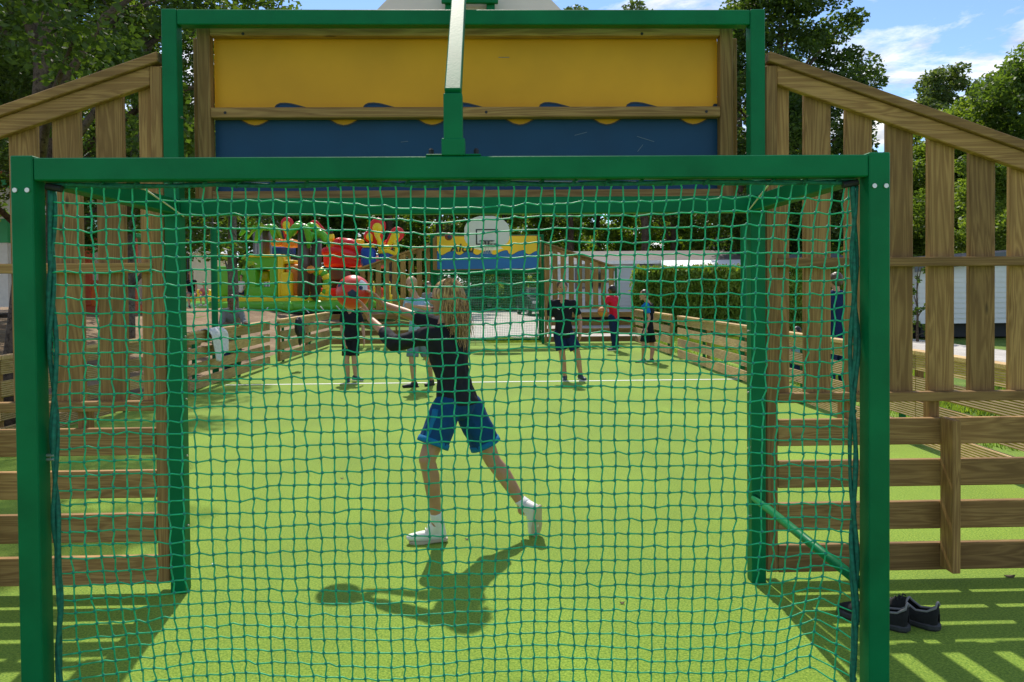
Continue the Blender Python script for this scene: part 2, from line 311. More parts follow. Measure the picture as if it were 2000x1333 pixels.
# ------------------------------------------------------------------ goals
XC,Y1,DG,LG=-.1225,4.0625,1.2824,17.5
M['dpole0']=mat('dark_hoop_steel',(.07,.075,.07),.5)
def goal(loc,rz,label):
    root=empty('goal',loc,label,'goal','steel ball goals of the court',rz)
    g=M['green']; T=.078; H=3.054; W=1.5
    B=lambda nm,*a,bev=.004,mt=g,par=root:(lambda m:(m.box(*a),m.build(nm,mt,par,bevel=bev,local=True))[1])(MB())
    for s in (-1,1):
        x0,x1=sorted((s*W,s*(W+T)))
        p=B('post',x0,x1,0,T,0,H)
        for z in (.35,.72,1.02,1.35,2.5):
            m=MB(); m.tube([(s*(W-.001),T*.5,z),(s*(W-.009),T*.5,z)],.006,8); m.build('bolt',M['bolt'],p,local=True)
        q=B('rear_post',x0,x1,-DG,-DG+T,0,2.078)
        for dx_ in (.017,.060): m=MB(); m.tube([(s*(W+dx_),-DG+.002,1.955),(s*(W+dx_),-DG-.006,1.955)],.0085,12); m.build('bolt',M['bolt'],q,local=True)
        m=MB(); m.tube([(s*(W-.02),-DG+.05,1.975),(s*(W-.075),-DG+.05,1.965)],.013,10); m.build('end_plug',M['black'],q,local=True)
        B('side_bar',*sorted((s*(W+.004),s*(W+T-.004))),-DG+T+.002,-.002,1.99,2.068)
    B('top_bar',-W+.001,W-.001,.004,T-.004,H-.080,H-.002)
    cb=B('crossbar',-W+.001,W-.001,.004,T-.004,1.985,2.072)
    m=MB()
    for x in (-1.1,-.3,.5,1.2): m.tube([(x,.004,2.03),(x,-.004,2.03)],.008,10)
    B('rear_crossbar',-W+.001,W-.001,-DG+.003,-DG+T-.003,1.990,2.070)
    B('ground_bar',-W+.001,W-.001,-DG+.010,-DG+.06,.012,.06)
    m=MB(); m.tube([(W+.015,-.002,.46),(W+.015,-DG+T+.002,.46)],.020,14); m.build('brace_tube',g,root,smooth=True,local=True)
    for s in (-1,1): m=MB(); m.tube([(s*1.165,-DG+T-.02,1.986),(s*1.32,-.62,1.985),(s*1.47,-.02,1.978)],.0035,6); m.build('elastic_cord',M['wire'],root,local=True)
    # basketball arm
    a=MB(); ax=-.012; a.bar((ax,-DG+.038,2.073),(ax,-DG+.038,2.296),.068,.068,up=(0,1,0))
    a.box(ax-.042,ax+.042,-DG+.001,-DG+.076,2.0725,2.135); a.box(ax-.10,ax+.10,-DG+.006,-DG+.072,2.0725,2.079)
    arm=a.build('hoop_arm',g,root,bevel=.004,local=True)
    a=MB(); a.bar((ax,-DG+.030,2.292),(ax+.004,-.12,3.40),.060,.060,up=(0,0,1)); a.bar((ax+.004,-.15,3.40),(ax+.004,.60,3.40),.058,.058); a.build('sloping_tube',g,arm,bevel=.004,local=True)
    for x in (-.082,.082): a=MB(); a.tube([(ax+x,-DG+.04,2.078),(ax+x,-DG+.04,2.098),(ax+x,-DG+.04,2.104)],[.0105,.0105,.005],6); a.build('bolt',M['black'],arm,local=True)
    # backboard on the court side
    half=[(0,3.515),(.19,3.512),(.34,3.47),(.465,3.395),(.56,3.30),(.606,3.20),(.610,2.90),(.56,2.80),(.46,2.72),(.32,2.665),(.0,2.65)]
    poly=[(x,z) for x,z in half]+[(-x,z) for x,z in half[::-1][1:-1]]
    b=MB(); b.prism(poly,'y',.690,.712); bb=b.build('backboard',M['bboard'],root,bevel=.003,local=True)
    b=MB()
    for x0,x1,z0,z1 in ((-.30,.30,3.13,3.165),(-.30,-.262,2.74,3.13),(.262,.30,2.74,3.13),(-.262,.262,2.74,2.775)): b.box(x0,x1,.7125,.716,z0,z1)
    b.build('target_rectangle',M['dkline'],bb,local=True)
    b=MB()
    for x in (-.145,.105): b.box(x,x+.05,.63,.689,2.85,3.50)
    b.box(-.165,.175,.60,.628,3.305,3.345); b.box(-.165,.175,.60,.628,3.43,3.47); b.box(-.165,.175,.60,.628,2.88,2.92)
    b.build('bracket',g,root,bevel=.003,local=True)
    h=MB(); c=(0,.716+.23,2.83); h.tube([(c[0]+.2*math.cos(t),c[1]+.2*math.sin(t),c[2]) for t in [2*math.pi*k/24 for k in range(25)]],.010,8,cap=False); h.box(-.07,.07,.714,.75,2.77,2.84)
    hp=h.build('hoop',M['dpole0'],root,local=True)
    h=MB()
    for k in range(12):
        for d in (1,-1):
            h.tube([(c[0]+(.2-.075*q)*math.cos(2*math.pi*(k+d*q*.8)/12),c[1]+(.2-.075*q)*math.sin(2*math.pi*(k+d*q*.8)/12),c[2]-.34*q) for q in (0,.33,.66,1)],.004,4)
    h.build('hoop_net',M['bolt'],hp,local=True)
    return root
g1=goal((XC,Y1,0),0,'near green steel goal with large net and basketball arm, filling the foreground')
g2=goal((XC,Y1+LG,0),math.pi,'far green steel goal with white basketball backboard facing us')
# nets
def net_mesh(root):
    W,T,DG_=1.5,.078,DG
    nx,nz=59,38; x0,x1=-1.478,1.478; zt,zb=1.972,.06; y=-DG_+T-.012
    rnd=random.Random(3)
    def ss(a,b,t): t=max(0,min(1,(t-a)/(b-a))); return t*t*(3-2*t)
    P=[[None]*(nx+1) for _ in range(nz+1)]
    for j in range(nz+1):
        for i in range(nx+1):
            x=x0+(x1-x0)*i/nx; z=zt+(zb-zt)*j/nz; q=Vector((x*1.3,z*1.3,0))
            top=math.exp(-(zt-z)/.50)
            e=ss(0,.12,(x-x0))*ss(0,.12,(x1-x))        # 0 at the edges
            dz=-.030*math.exp(-((x+.08)/.28)**2)*top - .012*math.exp(-((x-.02)/.9)**2)*top
            dz+= .012*noise.noise(q*1.1+Vector((3,1,2)))
            dz+= .016*ss(.9,1.47,x)*(1-2*ss(1.3,1.0,z)*0)*(-1 if z>1.0 else 1)*ss(.0,.5,abs(z-1.0))
            dx=.040*top*ss(.2,1.3,x)+.034*top*ss(-.5,.4,x)+.012*noise.noise(q*1.4+Vector((9,4,5)))
            low=ss(.75,.05,z)
            dx+=-.035*low*ss(.7,1.4,x)*(1-ss(1.4,1.47,x))+.018*low*ss(-.9,-1.4,x)
            dz+=-.035*low*ss(.8,1.40,x)+.085*low*ss(1.2,1.47,x)+.018*low*math.sin(x*5.5)
            yy=y+.05*math.sin(math.pi*i/nx)*math.sin(math.pi*min(1,j/nz*1.05))*1.2+.012*noise.noise(q*2+Vector((1,7,5)))+.10*low*e
            jx,jz=rnd.gauss(0,.0022),rnd.gauss(0,.0026)
            P[j][i]=Vector((x+dx*e+jx,yy,z+dz*(e if j else 0)+(jz if j else 0)))
    m=MB(); 
    def seg(a,b,r,sag):
        d=b-a; perp=Vector((-d.z,0,d.x)).normalized()
        k1=sag+rnd.gauss(0,.0011); k2=-sag*.6+rnd.gauss(0,.0011)
        pts=[a,a+d*.2+perp*k1,a+d*.5+perp*(k1+k2)*.4,a+d*.8+perp*k2,b]
        m.tube(pts,[r*1.25,r,r*.92,r,r*1.25],5,cap=False)
    for j in range(nz+1):
        for i in range(nx+1):
            p=P[j][i]
            if i<nx and j>0: seg(p,P[j][i+1],.0030,.0026 if (i+j)%2 else -.0002)
            if j<nz: seg(p,P[j+1][i],.0032,.0020 if (i+j)%2 else -.0016)
            if 0<j: m.ball(p,(.0066,.0062,.0070),6,4,mi=1)
    nt_=m.build('net',[M['cord'],M['knot']],root,smooth=True,local=True)
    # gathered border rope
    m=MB()
    for s,xx in ((-1,x0),(1,x1)):
        for k in range(3):
            pts=[(xx-s*.004+s*.020*noise.noise(Vector((z*3.2,k*5.3,s)))+.004*math.sin(z*9+k*2),y-.004+.008*math.cos(z*11+k*2.1),z) for z in steps(.03,1.965,.03)]
            m.tube(pts,[.0078+.004*noise.noise(Vector((q[2]*6,k,s))) for q in pts],7)
    for k in range(2):
        pts=[(x,y-.002+.006*math.cos(x*9+k*3),1.978+.006*noise.noise(Vector((x*4,k*3,0)))+.003*math.sin(x*14+k*3)) for x in steps(x0,x1,.03)]
        m.tube(pts,.0075,7)
    for k in range(24):
        x=x0+.06+k*.1225; m.tube([(x,y-.004,1.968),(x+.006,y-.012,1.984),(x+.02,y-.01,1.9885)],.0045,5)
    m.build('border_rope',M['rope'],nt_,smooth=True,local=True)
    m=MB()
    for z in (.985,1.0): m.tube([(x0-.028,y-.012,z),(x0+.006,y-.014,z)],.0058,8)
    m.build('clip',M['bolt'],nt_,local=True)
    return nt_
M['knot']=mat('green_net_knot',(.006,.24,.17),.5)
net1=net_mesh(g1)
def cp(o,par):
    c=o.copy(); sc.collection.objects.link(c); c.parent=par; c.matrix_parent_inverse=Matrix.Identity(4)
    for ch in list(o.children): cp(ch,c)
cp(net1,g2)
M['scuff']=mat('pale_scuff',(.16,.22,.28),.8); M['yellowshade']=mat('shaded_yellow_paint',(.74,.345,.006),.5,var=.10,vs=2,spec=.3); M['blueshade']=mat('shaded_blue_paint',(.001,.048,.12),.5,var=.12,vs=3,spec=.3)  # near panel's yellow and blue: same paints with its shade darkened into the colour
# ------------------------------------------------------------------ painted panels above the goals
def panel(loc,rz,label,far):
    root=empty('painted_panel',loc,label,'panel','painted yellow and blue panels above the goals',rz)
    zf=lambda y:2.611-(y-202)*.0028
    prof=[(0,246),(.05,245),(.1,242),(.16,236),(.2,230),(.215,224),(.225,214),(.25,206),(.29,202.5),(.35,202),(.42,203.5),(.5,207),(.6,212),(.7,219),(.8,229),(.86,236),(.93,243)]
    pts=[]
    for k in range(-1,7):
        for u,y in prof:
            x=-1.165+.4815*(k+u)
            if -1.376<x<1.378: pts.append((x,zf(y)))
    pts=[(-1.378,pts[0][1])]+pts+[(1.38,pts[-1][1])]
    m=MB(); m.prism([(-1.378,3.0)]+pts+[(1.38,3.0)],'y',.200,.218,0); m.prism([(-1.378,2.10)]+pts+[(1.38,2.10)],'y',.200,.218,1)
    m.build('board',[M['yellow' if far else 'yellowshade'],M['blue' if far else 'blueshade']],root,local=True)
    m=MB()
    for yy in (.1975,.2205):
        for a,b in zip(pts[:-1],pts[1:]):
            if (Vector(b)-Vector(a)).length>.002: m.bar((a[0],yy,a[1]),(b[0],yy,b[1]),.004,.007,up=(0,0,1))
    m.build('outline',M['dkline'],root,local=True)
    B=lambda nm,*a,mt=M['wh']:(lambda m:(m.box(*a),m.build(nm,mt,root,bevel=.004,local=True))[1])(MB())
    B('frame_rail',-1.378,1.378,.135,.195,2.957,3.02); B('frame_rail',-1.378,1.378,.135,.195,2.080,2.126); B('frame_rail',-1.378,1.378,.13,.195,2.519,2.574)
    for s in (-1,1):
        B('frame_stile',*sorted((s*1.379,s*1.448)),.135,.197,2.080,3.02,mt=M['wv'])
        m=MB(); a=sorted((s*1.45,s*1.492)); m.prism([(.20,1.0 if 0 else 2.08),(.27,2.08),(.27,2.90),(.235,2.965),(.20,2.965)],'x',a[0],a[1]); m.build('frame_post',M['wv'],root,bevel=.004,local=True)
    if not far:
        for (x,z,l,t) in ((.62,2.44,.035,.25),(.98,2.41,.05,-.3),(-.35,2.40,.02,.1),(-.05,2.46,.03,1.2),(.2,2.86,.03,0),(.95,2.36,.025,.9)):
            m=MB(); m.bar((x-l*math.cos(t),.1988,z-l*math.sin(t)),(x+l*math.cos(t),.1988,z+l*math.sin(t)),.0022,.0026,up=(0,1,0)); m.build('scuff',M['scuff'],root,local=True)
        for (x,z) in ((-1.2,2.968),(-.02,2.968),(.95,2.968),(-1.3,2.545),(1.3,2.545),(.1,2.545)):
            m=MB(); m.tube([(x,.136 if z>2.6 else .131,z),(x,.1335 if z>2.6 else .1285,z)],.008,10); m.build('screw',M['black'],root,local=True)
    if far:
        # white shape and lettering on the side that faces the court
        m=MB(); P=[]
        for t in [math.pi*k/20 for k in range(21)]: P.append((.05+.42*math.cos(t)*(1 if math.cos(t)<0 else 1.0),2.70+.22*math.sin(t)))
        P+=[(-.45,2.66),(-.25,2.62),(.0,2.60),(.2,2.62)]
        m.prism(P,'y',.2185,.2215); m.build('white_shape',M['white'],root,local=True)
        cu=bpy.data.curves.new('lettering','FONT'); cu.body='Alou'; cu.size=.30; cu.offset=.010; cu.extrude=.002; cu.space_character=1.12; cu.shear=.12
        to=bpy.data.objects.new('tmp',cu); sc.collection.objects.link(to); dg=bpy.context.evaluated_depsgraph_get()
        me=bpy.data.meshes.new_from_object(to.evaluated_get(dg)); bpy.data.objects.remove(to)
        p=at(880,491,Y1+LG-.224)
        rzm=Matrix.Rotation(math.pi,4,'Z')
        W_=Matrix.Translation(p)@Matrix.Rotation(R(90),4,'X')@Matrix.Rotation(R(-3),4,'Z')
        me.transform((Matrix.Translation(loc)@rzm).inverted()@W_)
        link('lettering',me,M['dkline'],root,local=True)
    return root
panel((XC,Y1,0),0,'near wooden framed yellow and dark blue panel above the net',False)
panel((XC,Y1+LG,0),math.pi,'far yellow and blue wave panel lettered Alou behind the white backboard',True)
# ------------------------------------------------------------------ end fences with sloping slats
def end_fence(loc,rz,s,xe,label,front):
    root=empty('slat_fence',loc,label,'fence','wooden slat and plank fences at the court ends',rz)
    def B(nm,x0,x1,*a,mt=M['wh'],bev=.004):
        m=MB(); x=sorted((s*x0,s*x1)); m.box(x[0],x[1],*a); return m.build(nm,mt,root,bevel=bev,local=True)
    zt=lambda x:2.835-.345*(x-1.6)
    xend=3.56
    def sl(nm,x0,x1,y0,y1,dz0,dz1,mt):
        m=MB(); m.prism([(s*x0,zt(x0)-dz0),(s*x1,zt(x1)-dz0),(s*x1,zt(x1)-dz1),(s*x0,zt(x0)-dz1)],'y',y0,y1); return m.build(nm,mt,root,bevel=.004,local=True)
    sl('cap_rail',1.600,xend+.03,.0,.135,.052,.0,M['wh'])
    sl('top_beam',1.652,xend,.025,.068,.150,.053,M['wh'])
    B('end_post',1.589,1.650,.022,.112,.05,zt(1.65)-.0535,mt=M['wv'])
    for k,(a,b) in enumerate([(1.653,1.733),(1.815,1.960),(2.041,2.187),(2.266,2.412),(2.496,2.641),(2.722,2.866),(2.946,3.092),(3.17,3.315),(3.39,3.53)]):
        m=MB(); d=random.uniform(-.003,.003); m.prism([(s*a,.99),(s*b,.99),(s*b,zt(b)-.056),(s*a,zt(a)-.056)],'y',.070+d*.3,.106+d*.3); m.build('slat',M['wv'],root,bevel=.006,local=True)
    B('middle_rail',1.652,xend,.020,.0685,1.690,1.741); B('bottom_rail',1.652,xend,.016,.0685,.963,1.014)
    for z0,z1 in ((.047,.194),(.272,.420),(.504,.648),(.730,.872)): B('plank',1.652,xe,.022,.060,z0,z1)
    for x in ((2.02,2.24) if s<0 else (2.02,2.50)): B('upright',x,x+.06,.072,.130,.80,.985,mt=M['wv'])
    B('brace',2.532,2.577,-.095,.0215,.068,.878,mt=M['wv'])
    m=MB(); a=sorted((s*(xend+.005),s*(xend+.055))); m.box(a[0],a[1],.064,.12,0,2.12); m.build('steel_post',M['green'],root,bevel=.003,local=True)
    return root
end_fence((XC,Y1,0),0,-1,5.0,'near left fence of tall slats under a sloping rail, over shaded planks',1)
end_fence((XC,Y1,0),0,1,4.2,'near right fence of tall slats under a sloping rail, above the black trainers',1)
end_fence((XC,Y1+LG,0),math.pi,1,4.35,'far left slat fence between the inflatable castle and the far goal',0)
end_fence((XC,Y1+LG,0),math.pi,-1,4.15,'far right slat fence beside the far goal, behind the man in black',0)
# ------------------------------------------------------------------ long side barriers
def barrier(name,pts,label,gaps,inner):
    root=empty(name,(pts[0][0],pts[0][1],0),label,'fence','low plank barriers along the court sides')
    for A,B_ in pts_pairs(pts,gaps):
        A=Vector((*A,0));B_=Vector((*B_,0)); d=(B_-A).normalized(); nrm=Vector((d.y,-d.x,0))*inner   # points into the court
        n=max(1,round((B_-A).length/2.4)); Ln=(B_-A).length/n
        for k in range(n):
            a=A+d*(Ln*k+.004); b=A+d*(Ln*(k+1)-.004)
            for z0,z1 in ((.05,.215),(.285,.45),(.52,.685),(.755,.90)):
                m=MB(); m.bar(a+Vector((0,0,(z0+z1)/2)),b+Vector((0,0,(z0+z1)/2)),.034,z1-z0); m.build('plank',M['wy'],root,bevel=.003)
            m=MB(); m.bar(a+Vector((0,0,.923))-nrm*.03,b+Vector((0,0,.923))-nrm*.03,.115,.042); m.build('cap_rail',M['wxg'],root,bevel=.004)
            p=a+d*.35-nrm*.05; m=MB(); m.bar(p,p+Vector((0,0,.895)),.05,.05,up=d); m.build('steel_post',M['green'],root,bevel=.003)
            p=a+d*.05-nrm*.052; m=MB(); m.bar(p+Vector((0,0,.03)),p+Vector((0,0,.895)),.06,.06,up=d); m.build('wood_post',M['wv'],root,bevel=.003)
def pts_pairs(pts,gaps):
    out=[]
    for a,b in zip(pts[:-1],pts[1:]):
        cut=sorted([g for g in gaps if a[1]<g[0]<b[1]]); y=a[1]; f=lambda yy:(a[0]+(b[0]-a[0])*(yy-a[1])/(b[1]-a[1]),yy)
        for g0,g1 in cut: out.append((f(y),f(g0))); y=g1
        out.append((f(y),b))
    return out
barrier('plank_barrier',[(-5.2,4.15),(-4.98,7.9),(-4.62,11.8),(-4.5,21.4)],'left low barrier of horizontal pine planks with garment and backpack hanging on it',[(15.9,16.7)],1)
barrier('plank_barrier',[(4.12,4.2),(4.14,7.4),(4.07,12.3),(3.98,21.35)],'right low barrier of horizontal pine planks in front of the clipped hedge',[(16.6,17.3)],-1)
def posts(px,py,Y,label):
    p=at(px,py,Y); z0=gz(p.x,p.y); m=MB(); m.tube([(p.x,p.y,z0-.05),(p.x,p.y,p.z)],.055,14); m.tube([(p.x,p.y,p.z),(p.x,p.y,p.z+.02)],.062,14)
    o=m.build('steel_pole',M['green'],smooth=False); tag(o,label,'pole','round green steel poles beside the court')
posts(417,446,13.6,'round green steel pole behind the left barrier, beside the man leaning there')
posts(1452,441,14.2,'round green steel pole just left of the near goal post at right')

# ------------------------------------------------------------------ small litter on the turf
for (px,py,nm,lab,mt_,sz) in ((417,1104,'paper_scrap','tiny white scrap lying on the turf beside the left goal post','white',.010),(1972,1128,'twig','small curled brown twig on the turf at the right edge','bark0',.03),(912,1055,'dry_leaf','small dry leaf on the turf between the feet of the girl','bark0',.012),(668,936,'dry_leaf','small dry leaf on the turf left of the girl','bark0',.012),(1215,1180,'dry_leaf','small dry leaf on the turf right of the shadow of the girl','bark0',.012)):
    p=gnd(px,py)
    if 'bark0' not in M: M['bark0']=mat('dry_leaf_brown',(.10,.07,.03),.8)
    m=MB(); n=7
    for k in range(n-1):
        a=(k/(n-1)-.5)*2; b=((k+1)/(n-1)-.5)*2; f=lambda t:(1-t*t)*sz*.5+.0012; h=lambda t:.004+.006*t*t
        m.add([(p.x+a*sz,p.y-f(a),h(a)),(p.x+b*sz,p.y-f(b),h(b)),(p.x+b*sz,p.y+f(b),h(b)+.003),(p.x+a*sz,p.y+f(a),h(a)+.003),(p.x+a*sz,p.y-f(a),h(a)-.002),(p.x+b*sz,p.y-f(b),h(b)-.002),(p.x+b*sz,p.y+f(b),h(b)+.001),(p.x+a*sz,p.y+f(a),h(a)+.001)],[(0,1,2,3),(7,6,5,4),(0,4,5,1),(2,6,7,3)])
    o=m.build(nm,M[mt_]); tag(o,lab,nm.replace('_',' '))
# ------------------------------------------------------------------ people
def cloth(nm,col,**k): return mat(nm,col,.85,var=k.pop('var',.12),vs=25,bump=.25,bs=220,spec=.2,**k)
def skin_mat(nm,col):
    m=mat(nm,col,.5,var=.10,vs=12,bump=.05,bs=400,spec=.35); m.node_tree.nodes['Principled BSDF'].inputs['Subsurface Weight'].default_value=.06
    m.node_tree.nodes['Principled BSDF'].inputs['Subsurface Radius'].default_value=(.02,.008,.004); return m
M['skin']=skin_mat('skin_light',(.50,.27,.17)); M['skin2']=skin_mat('skin_tanned',(.46,.24,.14)); M['skin3']=skin_mat('skin_brown',(.20,.095,.05))
M['eye']=mat('eye_dark',(.02,.015,.01),.2); M['lip']=mat('lips',(.33,.10,.08),.5)
def hair_mat(nm,c1,c2):
    m=bpy.data.materials.new(nm); m.use_nodes=True; nt=m.node_tree; b=nt.nodes['Principled BSDF']; b.inputs['Roughness'].default_value=.45
    tc=N(nt,'ShaderNodeTexCoord'); mp=N(nt,'ShaderNodeMapping'); mp.inputs['Scale'].default_value=(90,90,7); L(nt,tc.outputs['Object'],mp.inputs['Vector'])
    n=N(nt,'ShaderNodeTexNoise',Scale=1.0,Detail=3.0); L(nt,mp.outputs[0],n.inputs['Vector'])
    r=N(nt,'ShaderNodeValToRGB'); r.color_ramp.elements[0].position=.35; r.color_ramp.elements[1].position=.65; r.color_ramp.elements[0].color=(*c1,1); r.color_ramp.elements[1].color=(*c2,1)
    L(nt,n.outputs['Fac'],r.inputs[0]); L(nt,r.outputs[0],b.inputs['Base Color']); return m
M['blond']=hair_mat('blond_hair',(.16,.075,.025),(.78,.50,.20)); M['fair']=hair_mat('fair_hair',(.35,.2,.09),(.6,.42,.22)); M['brown']=hair_mat('brown_hair',(.05,.028,.015),(.13,.075,.04)); M['blackh']=hair_mat('black_hair',(.008,.006,.006),(.03,.022,.02))
M['sole']=mat('shoe_sole',(.72,.70,.64),.6,var=.05); M['soletan']=mat('worn_sole',(.55,.46,.33),.8,var=.12)
def hand_prims(w,d,n,k,curl,ts):
    d=d.normalized(); n=(n-d*n.dot(d)).normalized(); s=d.cross(n)*ts; P=[]
    a=w+d*.015*k; c=w+d*.085*k
    P.append(sph(w,.021*k)+sph(a+s*.02*k,.015*k)+sph(a-s*.02*k,.015*k)+sph(c+s*.032*k,.0125*k)+sph(c-s*.034*k,.0115*k))
    for q,(o,ln) in enumerate(((.034,.070),(.012,.080),(-.011,.074),(-.033,.058))):
        p=w+d*.085*k+s*o*k; f=(d+s*o*4.5).normalized(); ang=0; r=.0098*k
        for g,part in enumerate((.45,.32,.23)):
            ang+=curl*(.55,.9,.6)[g]*(1+.12*q); dd=(f*math.cos(ang)+n*math.sin(ang)).normalized(); e=p+dd*ln*part*k
            P.append(cap(p,r,e,r*.92)); p=e; r*=.92
    p=w+d*.022*k+s*.026*k; f=(d*.62+s*.72+n*.28).normalized(); e=p+f*.042*k; P.append(cap(p,.014*k,e,.0115*k))
    f=(f*.8+d*.5+n*.15*(1+curl)).normalized(); P.append(cap(e,.0115*k,e+f*.03*k,.0092*k))
    return P
def V3(j): return at(j[0],j[1],j[2]) if len(j)==3 else None
def person(label,cat,group,J,h,k,skin,shirt,lower,hair,shoe,sleeve=(.6,.6),long=False,hem=.55,lowr=True,voxel=.011,hd=None,hands=None,toe=None,hs=1.10,hairlen='short',shirt_hem=.06,sock=None,trim=None,eye=True):
    """J: joints in photo pixels with their distance; h: heading in degrees (0 away from the camera, 90 towards the left)"""
    P={a:V3(b) for a,b in J.items()}
    fw=Vector((-math.sin(R(h)),math.cos(R(h)),0)); rt=Vector((math.cos(R(h)),math.sin(R(h)),0)); up=Vector((0,0,1)); yw=R(h)
    hh=R(hd if hd is not None else h); hf=Vector((-math.sin(hh),math.cos(hh),0)); hr=Vector((math.cos(hh),math.sin(hh),0))
    H=P['head']; kb=k; sl,sr=P['shl'],P['shr']; hl,hp=P['hipl'],P['hipr']; mid=(sl+sr)/2; pel=(hl+hp)/2; sp=(mid-pel); spn=sp.normalized()
    low=min(P['anl'].z,P['anr'].z) if 'anl' in P else pel.z
    root=empty('person',(pel.x,pel.y,low-.07*k),label,cat,group)
    kh=k*hs
    B=[]
    B.append(sph(H+up*.012*kh,(.078*kh,.094*kh,.102*kh),hh)); B.append(sph(H-up*.055*kh+hf*.022*kh,(.050*kh,.060*kh,.050*kh),hh)+sph(H+hf*.01*kh,(.066*kh,.075*kh,.06*kh),hh))
    B.append(sph(H+hf*.096*kh-up*.022*kh,.011*kh)+sph(H+hf*.086*kh+up*.015*kh,.008*kh)+sph(H+hf*.088*kh-up*.026*kh+hr*.010*kh,.009*kh)+sph(H+hf*.088*kh-up*.026*kh-hr*.010*kh,.009*kh))
    B.append(sph(H+hf*.066*kh-up*.092*kh,(.024*kh,.02*kh,.017*kh),hh)+sph(H-up*.06*kh+hf*.03*kh,.04*kh))
    for s in (-1,1): B.append(sph(H+hr*s*.074*kh-up*.008*kh-hf*.006*kh,(.009*kh,.019*kh,.030*kh),hh))
    nk=mid+up*.035*k; B.append(cap(H-up*.05*k-hf*.012*k,.050*k,nk,.060*k)); B.append(sph(nk+up*.03*k,.045*k)+sph(sl+(mid-sl)*.35,.045*k)+sph(sr+(mid-sr)*.35,.045*k))
    B.append(cap(sl,.042*k,sr,.042*k)); B.append(cap(nk,.055*k,mid,.075*k))
    chest=mid-spn*.13*k; waist=pel+sp*.38
    ce=(.148*k,.098*k,.11*k); we=(.118*k,.085*k,.09*k); pe=(.142*k,.102*k,.095*k)
    T=[sph(sl,.045*k)+sph(sr,.045*k)+sph(chest,ce,yw), cap(chest,ce,waist,we,yw), cap(waist,we,pel,pe,yw)]; B+=T
    for s,e,w_ in (('shl','ell','wrl'),('shr','elr','wrr')):
        if e in P:
            B.append(cap(P[s],.047*k,P[e],.036*k)); m_=P[e]+(P[w_]-P[e])*.3; B.append(cap(P[e],.036*k,m_,.037*k)); B.append(cap(m_,.037*k,P[w_],.023*k))
            side='l' if e=='ell' else 'r'; d=P[w_]-P[e]; nrm=(-rt if side=='r' else rt); cu=.35
            if hands and side in hands:
                a,nn,cu=hands[side]; d=V3(a)-P[w_]; nrm=Vector(nn)
            B+=hand_prims(P[w_],d,nrm,k*1.0,cu,(1 if side=='l' else -1)*(1))
    legs=[('hipl','knl','anl'),('hipr','knr','anr')] if 'anl' in P else []
    for a,b,c in legs:
        th=P[a]-up*.02*k; B.append(cap(th,.088*k,P[b],.055*k)); m_=P[b]+(P[c]-P[b])*.28
        back=-fw*.012*k; B.append(cap(P[b],.053*k,m_+back,.056*k)); B.append(cap(m_+back,.056*k,P[c],.035*k))
        B.append(cap(P[c],.036*k,P[c]-up*.045*k,.034*k))
    body=link('body',fuse('body',B,voxel,3),M[skin],root,smooth=True)
    # shirt
    off=.017*k; g=lambda e:tuple(q+off for q in e)
    S=[sph(sl,.045*k+off)+sph(sr,.045*k+off)+sph(chest,g(ce),yw), cap(chest,g(ce),waist,g(we),yw)]
    hemp=pel-spn*shirt_hem*k; S.append(sph(waist,g(we),yw)+[hemp+rt*math.cos(t)*(pe[0]+off*1.6)+fw*math.sin(t)*(pe[1]+off*1.6) for t in [2*math.pi*q/20 for q in range(20)]] )
    S.append(cap(nk-up*.02*k,.062*k+off*.3,mid-spn*.03,.085*k)); S.append(sph(nk-up*.005*k,.050*k+off*.3)+sph(sl+(mid-sl)*.12,.043*k+off)+sph(sr+(mid-sr)*.12,.043*k+off))
    for (s,e,w_),f in zip((('shl','ell','wrl'),('shr','elr','wrr')),sleeve):
        if e in P:
            f1=min(1,f); q=P[s]+(P[e]-P[s])*f1; r0=.047*k+off; r1=(.047-.011*f1)*k+off*1.25
            if f<=1: S.append(sph(P[s],r0)+ring(q,P[e]-P[s],r1))
            else:
                S.append(cap(P[s],r0,P[e],.037*k+off)); q=P[e]+(P[w_]-P[e])*(f-1); S.append(sph(P[e],.037*k+off)+ring(q,P[w_]-P[e],.033*k+off*.9))
    shv=min(voxel,.010)
    sh=link('shirt',fuse('shirt',S,shv,2,wr=.010*k,wsc=13),M[shirt],root,smooth=True)
    # lower clothing
    if lowr:
        o2=.014*k; pe2=tuple(q+o2 for q in pe); Lw=[sph(pel+spn*.05*k,tuple(q+o2-.004 for q in we),yw)+sph(pel,pe2,yw)]; band=[]
        for a,b,c in legs:
            th=P[a]-up*.02*k
            if long:
                Lw.append(cap(th,.088*k+o2,P[b],.062*k+o2)); Lw.append(sph(P[b],.062*k+o2)+ring(P[c]+(P[b]-P[c])*.05,P[c]-P[b],.05*k+o2))
            else:
                q=th+(P[b]-th)*hem*1.35; rr=.088*k-.033*k*hem+o2*2.4; Lw.append(sph(th,.088*k+o2)+ring(q,P[b]-th,rr)); band.append((q,P[b]-th,rr))
                Lw.append(cap(pel,.09*k,th,.085*k+o2))
        lo=link('trousers' if long else 'shorts',fuse('lower',Lw,shv,2,wr=.008*k,wsc=11),M[lower],root,smooth=True)
